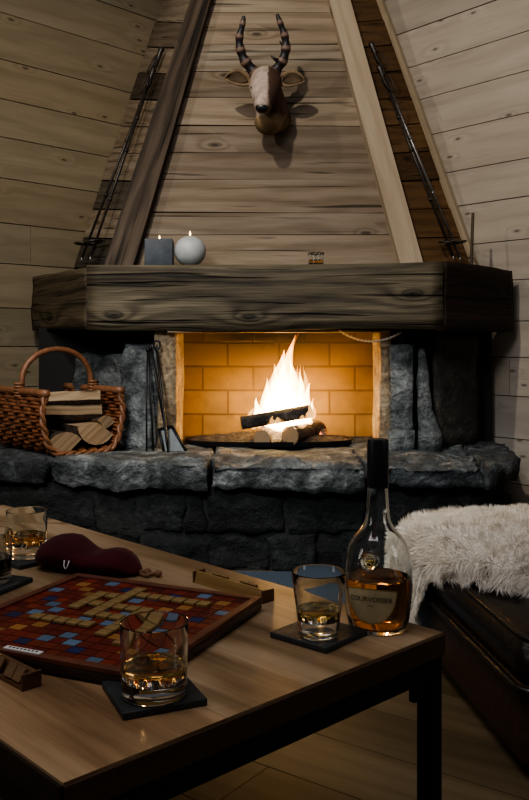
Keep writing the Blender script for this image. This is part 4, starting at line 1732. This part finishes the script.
def text_on(parent, body, size, zc, sc, m, sag=0.0):
    cu = bpy.data.curves.new('lettering_curve', 'FONT')
    cu.body = body
    cu.size = size
    cu.align_x = 'CENTER'
    cu.align_y = 'CENTER'
    cu.resolution_u = 2
    tmp = bpy.data.objects.new('lettering_source', cu)
    me = bpy.data.meshes.new_from_object(tmp)
    bm = bmesh.new()
    bm.from_mesh(me)
    bm.loops.layers.uv.new('UV')
    bm.loops.layers.color.new('tint')
    bmesh.ops.triangulate(bm, faces=bm.faces)
    for v in bm.verts:
        x_, y_ = v.co.x, v.co.y
        v.co = onbottle(x_ + sc, zc + y_ + sag * (1 - (x_ / .03) ** 2), .0014)
    bpy.data.objects.remove(tmp)
    bpy.data.curves.remove(cu)
    bpy.data.meshes.remove(me)
    return obj('lettering', bm, m, parent)


text_on(lb, 'COURVOISIER', .0104, .0545, 0, M['ink'], .002)
bm = newbm()
for q in range(5):
    p0, p1 = onbottle(-.004 + q * .002, .047, .0013), onbottle(-.003 + q * .002, .047, .0013)
    tube(bm, [p0, p1], .0005, 5)
obj('small_print', bm, M['ink'], lb)
# glass seal with gold emblem on the shoulder
sd_ = R(-90 - 21)
zc = .112
rr_ = rad_at(zc)
cpos = V(rr_ * math.cos(sd_), rr_ * math.sin(sd_), zc)
nseal = V(math.cos(sd_), math.sin(sd_), .45).normalized()
q_ = nseal.to_track_quat('Z', 'Y').to_matrix()
bm = newbm()
lathe(bm, [(0, -.003), (.0125, -.003), (.0150, .000), (.0152, .003), (.0135, .0050), (.0110, .0036), (0, .0036)], 32)
for v in bm.verts:
    v.co = cpos + q_ @ v.co
sl = obj('seal', bm, M['glass'], bt, smooth=True)
bm = newbm()
tube(bm, [cpos + q_ @ V(.0085 * math.cos(2 * math.pi * i / 24), .0085 * math.sin(2 * math.pi * i / 24), .0042) for i in range(24)], .0009, 6, closed=True)
for a in range(6):
    c_ = q_ @ V(.0045 * math.cos(a * 1.047), .0045 * math.sin(a * 1.047), .0044)
    ell(bm, cpos + c_, (.0019, .0019, .0019), 8, 6)
ell(bm, cpos + q_ @ V(0, 0, .0044), (.003, .003, .002), 10, 6)
obj('emblem', bm, M['gold'], sl, smooth=True)

# ------------------------------------------------------------------ ottoman with sheepskin
OX0, OX1, OY0, OY1, OZ = .475, 1.15, 1.74, 2.62, .345
ot = thing('ottoman', 'low dark leather ottoman standing beside the coffee table', 'ottoman', (.812, 2.213, 0), R(6))
hx, hy = (OX1 - OX0) / 2, (OY1 - OY0) / 2


def pad(bm, hx, hy, z0, z1, bul, dome, r=.05, n=14):
    """upholstered block: rounded rectangle rings swelling at mid height, domed on top"""
    rings = []

    def ringp(ins, z):
        pts = []
        a_, b_ = hx - ins, hy - ins
        rr = max(.012, r - ins * .3)
        for cx2, cy2, a0 in ((a_ - rr, b_ - rr, 0), (-a_ + rr, b_ - rr, 90), (-a_ + rr, -b_ + rr, 180), (a_ - rr, -b_ + rr, 270)):
            for q in range(7):
                an = R(a0 + q * 15)
                pts.append(V(cx2 + rr * math.cos(an), cy2 + rr * math.sin(an), z))
        return pts
    lv = []
    for i in range(n + 1):
        t = i / n
        lv.append((bul * (1 - math.sin(math.pi * t)), z0 + (z1 - z0) * t))
    prev = None
    for ins, z in lv:
        rg = [bm.verts.new(p) for p in ringp(ins, z)]
        if prev:
            for k in range(len(rg)):
                bm.faces.new((prev[k], prev[(k + 1) % len(rg)], rg[(k + 1) % len(rg)], rg[k]))
        else:
            bm.faces.new(list(reversed(rg)))
        prev = rg
    for i in range(1, 9):
        t = i / 9
        rg = [bm.verts.new(p) for p in ringp(bul + (min(hx, hy) - bul - .03) * t, z1 + dome * math.sin(t * math.pi / 2))]
        for k in range(len(rg)):
            bm.faces.new((prev[k], prev[(k + 1) % len(rg)], rg[(k + 1) % len(rg)], rg[k]))
        prev = rg
    bm.faces.new(prev)
    settint(bm, bm.faces, (1, 1, 1))


bm = newbm()
pad(bm, hx, hy, .035, .195, .006, .0, .04)
obj('body', bm, M['leather_brown'], ot, smooth=True)
bm = newbm()
pad(bm, hx + .008, hy + .008, .192, .290, .020, .062, .06)
obj('top_cushion', bm, M['leather'], ot, smooth=True)
for z_, ex, mm in ((.193, .008, 'leather'), (.290, -.010, 'leather')):
    bm = newbm()
    pts = []
    a_, b_, rr = hx + ex, hy + ex, .05
    for cx2, cy2, a0 in ((a_ - rr, b_ - rr, 0), (-a_ + rr, b_ - rr, 90), (-a_ + rr, -b_ + rr, 180), (a_ - rr, -b_ + rr, 270)):
        for q in range(7):
            an = R(a0 + q * 15)
            pts.append(V(cx2 + rr * math.cos(an), cy2 + rr * math.sin(an), z_))
    tube(bm, pts, .009 if z_ < .25 else .006, 8, closed=True)
    obj('piping', bm, M[mm], ot, smooth=True)
for sx in (-1, 1):
    for sy in (-1, 1):
        bm = newbm()
        lathe(bm, [(0, 0), (.016, 0), (.024, .036), (0, .036)], 14, (sx * (hx - .06), sy * (hy - .06), 0))
        obj('foot', bm, M['frame'], ot)

# sheepskin draped over the far half of the ottoman, falling down its side
sk = thing('sheepskin', 'white fluffy sheepskin draped over the dark leather ottoman', 'sheepskin', (.80, 2.25, .36))
random.seed(19)
X0, X1, YN, YF = .450, 1.20, 2.01, 2.70


def skin_pt(s, t):
    p = skin_flat(s, t)
    return V(p.x + .004 - (p.y - 2.2) * .105, p.y, p.z)


def skin_flat(s, t):
    """s across 0..1 (0 = hanging edge by the table), t 0..1 near to far"""
    drop = .34
    L = drop + (X1 - X0)
    d = s * L - drop
    yn = YN + .05 * math.sin(s * 9 + 1) + .02 * math.sin(s * 23)
    if d < 0:
        yn = yn + min(-d * 2.4, .32)
    y = yn + (YF - yn) * t
    rr = .10
    h = .386 + .030 * math.sin(math.pi * min(1, max(0, t))) + .02 * noise.noise(V(s * 5, t * 5, 0))
    h -= .022 * max(0.0, min(1.0, (.28 - d) / .28)) ** 1.5
    if t < .12:
        h -= (.12 - t) * .25
    if d < 0:
        a = min(1.0, -d / (math.pi / 2 * rr))
        if a < 1:
            x = X0 + rr - rr * math.sin(a * math.pi / 2) - .0
            z = h - rr + rr * math.cos(a * math.pi / 2)
        else:
            x = X0 - .02 * (-d - math.pi / 2 * rr) / .2
            z = h - rr - (-d - math.pi / 2 * rr)
        return V(x, y, z)
    return V(X0 + rr + d * (1 - rr / (X1 - X0)), y, h)


NS, NTT = 44, 36
bm = newbm()
g = {}
for i in range(NS + 1):
    for j in range(NTT + 1):
        g[i, j] = bm.verts.new(skin_pt(i / NS, j / NTT))
for i in range(NS):
    for j in range(NTT):
        bm.faces.new((g[i, j], g[i + 1, j], g[i + 1, j + 1], g[i, j + 1]))
settint(bm, bm.faces, (1, 1, 1))
o = obj('hide', bm, M['wool'], sk, smooth=True, world=True)
bm = newbm()


def wisp(p, d, L, w_, curl):
    d = d.normalized()
    side = d.cross(V(random.uniform(-1, 1), random.uniform(-1, 1), random.uniform(-1, 1)))
    if side.length < 1e-4:
        return
    side.normalize()
    prev = None
    n = 4
    for i in range(n + 1):
        t = i / n
        q = p + d * (L * t) + curl * (t * t) + V(0, 0, -.25 * L * t * t)
        wv = side * (w_ * (1 - t) ** .7)
        if i == n:
            v = [bm.verts.new(q)]
        else:
            v = [bm.verts.new(q - wv), bm.verts.new(q + wv)]
        if prev:
            if len(v) == 2:
                bm.faces.new((prev[0], prev[1], v[1], v[0]))
            else:
                bm.faces.new((prev[0], prev[1], v[0]))
        prev = v


for k in range(42000):
    s, t = random.random(), random.random()
    if k % 4 == 0:
        t = random.random() ** 2 * .12
    p = skin_pt(s, t)
    e = .01
    nn = (skin_pt(min(1, s + e), t) - skin_pt(max(0, s - e), t)).cross(skin_pt(s, min(1, t + e)) - skin_pt(s, max(0, t - e)))
    nn.normalize()
    if nn.z < 0 or (nn.x > .5):
        nn = -nn if nn.z < -.2 or nn.x > .5 else nn
    clump = V(noise.noise(p * 22), noise.noise(p * 22 + V(9, 0, 0)), noise.noise(p * 22 + V(0, 9, 0))) * .035
    dr = nn + V(random.uniform(-.45, .45), random.uniform(-.45, .45), random.uniform(-.3, .3))
    if t < .1:
        dr += V(0, -1.1, -.6)
    wisp(p, dr, random.uniform(.018, .034) if t < .1 else random.uniform(.012, .024) if s < .3 else random.uniform(.010, .019), random.uniform(.0007, .0014), clump * (1.0 if t < .1 else .45))
settint(bm, bm.faces, (1, 1, 1))
obj('wool', bm, M['wool'], sk, smooth=True, world=True)

# ------------------------------------------------------------------ rug
bm = newbm()
box(bm, (0, 0, .005), (1.5, .76, .010), bevel=.003)
rg_ = obj('rug', bm, M['rug'])
rg_.location = (.12, 2.97, 0.0)
rg_.rotation_euler = (0, 0, R(-1))
tag(rg_, 'blue-grey rug on the floor between the table and the stone hearth', 'rug')

# ------------------------------------------------------------------ light
def spot(name, loc, target, power, col, size, blend, radius):
    l = bpy.data.lights.new(name, 'SPOT')
    l.energy, l.color, l.spot_size, l.spot_blend, l.shadow_soft_size = power, col, R(size), blend, radius
    o = bpy.data.objects.new(name, l)
    COL.objects.link(o)
    o.location = loc
    o.rotation_euler = (Vector(target) - Vector(loc)).to_track_quat('-Z', 'Y').to_euler()
    return o


def area(name, loc, target, power, col, sx, sy):
    l = bpy.data.lights.new(name, 'AREA')
    l.shape = 'RECTANGLE'
    l.energy, l.color, l.size, l.size_y = power, col, sx, sy
    o = bpy.data.objects.new(name, l)
    COL.objects.link(o)
    o.location = loc
    o.rotation_euler = (Vector(target) - Vector(loc)).to_track_quat('-Z', 'Y').to_euler()
    return o


spot('ceiling_spot', (-.95, 1.5, 3.8), (0.25, 4.3, 1.2), 215, (1.0, .92, .79), 74, .7, .05)
spot('ceiling_spot', (-2.1, 2.3, 3.05), (0.3, 4.3, 1.5), 62, (1.0, .92, .80), 104, .7, .05)
spot('cool_ceiling_lamp', (-1.1, 0.2, 2.5), (-.15, 3.75, .40), 300, (.93, .97, 1.0), 42, 1.0, .30)
area('overhead_fill', (-.6, .8, 3.2), (0, 2.2, .4), 28, (1.0, .95, 1.0), 1.6, 1.2)  # soft fill added to lift table and walls, not a fixture
area('glass_highlight_fill', (-2.3, .7, 1.5), (.1, 1.4, .6), 4.0, (1.0, .94, .85), .5, .9)  # pair of lights added for highlights on bottle and glasses; no lamps stand here
area('glass_highlight_fill', (2.0, .5, 1.6), (.2, 1.6, .5), 3.5, (1.0, .95, .88), .5, .9)
fl = bpy.data.lights.new('firelight', 'POINT')
fl.energy, fl.color, fl.shadow_soft_size = 7, (1.0, .55, .17), .06
fo_ = bpy.data.objects.new('firelight', fl)
COL.objects.link(fo_)
fo_.location = (.10, 3.95, .66)

wd = bpy.data.worlds.new('World')
SC.world = wd
wd.use_nodes = True
wd.node_tree.nodes['Background'].inputs[0].default_value = (.80, .86, 1.0, 1)
wd.node_tree.nodes['Background'].inputs[1].default_value = 0.065

# ------------------------------------------------------------------ camera
cam = bpy.data.cameras.new('camera')
cam.sensor_fit = 'VERTICAL'
cam.sensor_height = 36.0
cam.sensor_width = 24.0
cam.lens = F * 36.0 / 800.0
cam.shift_y = -(400.0 - CY) / 800.0
cam.clip_start = .02
co_ = bpy.data.objects.new('camera', cam)
COL.objects.link(co_)
co_.location = (0, 0, HC)
co_.rotation_euler = (R(90), 0, 0)
SC.camera = co_
SC.cycles.transparent_max_bounces = 24
SC.cycles.sample_clamp_indirect = 4.0
SC.view_settings.view_transform = 'AgX'
SC.view_settings.look = 'AgX - Medium High Contrast'
SC.view_settings.exposure = 0.0
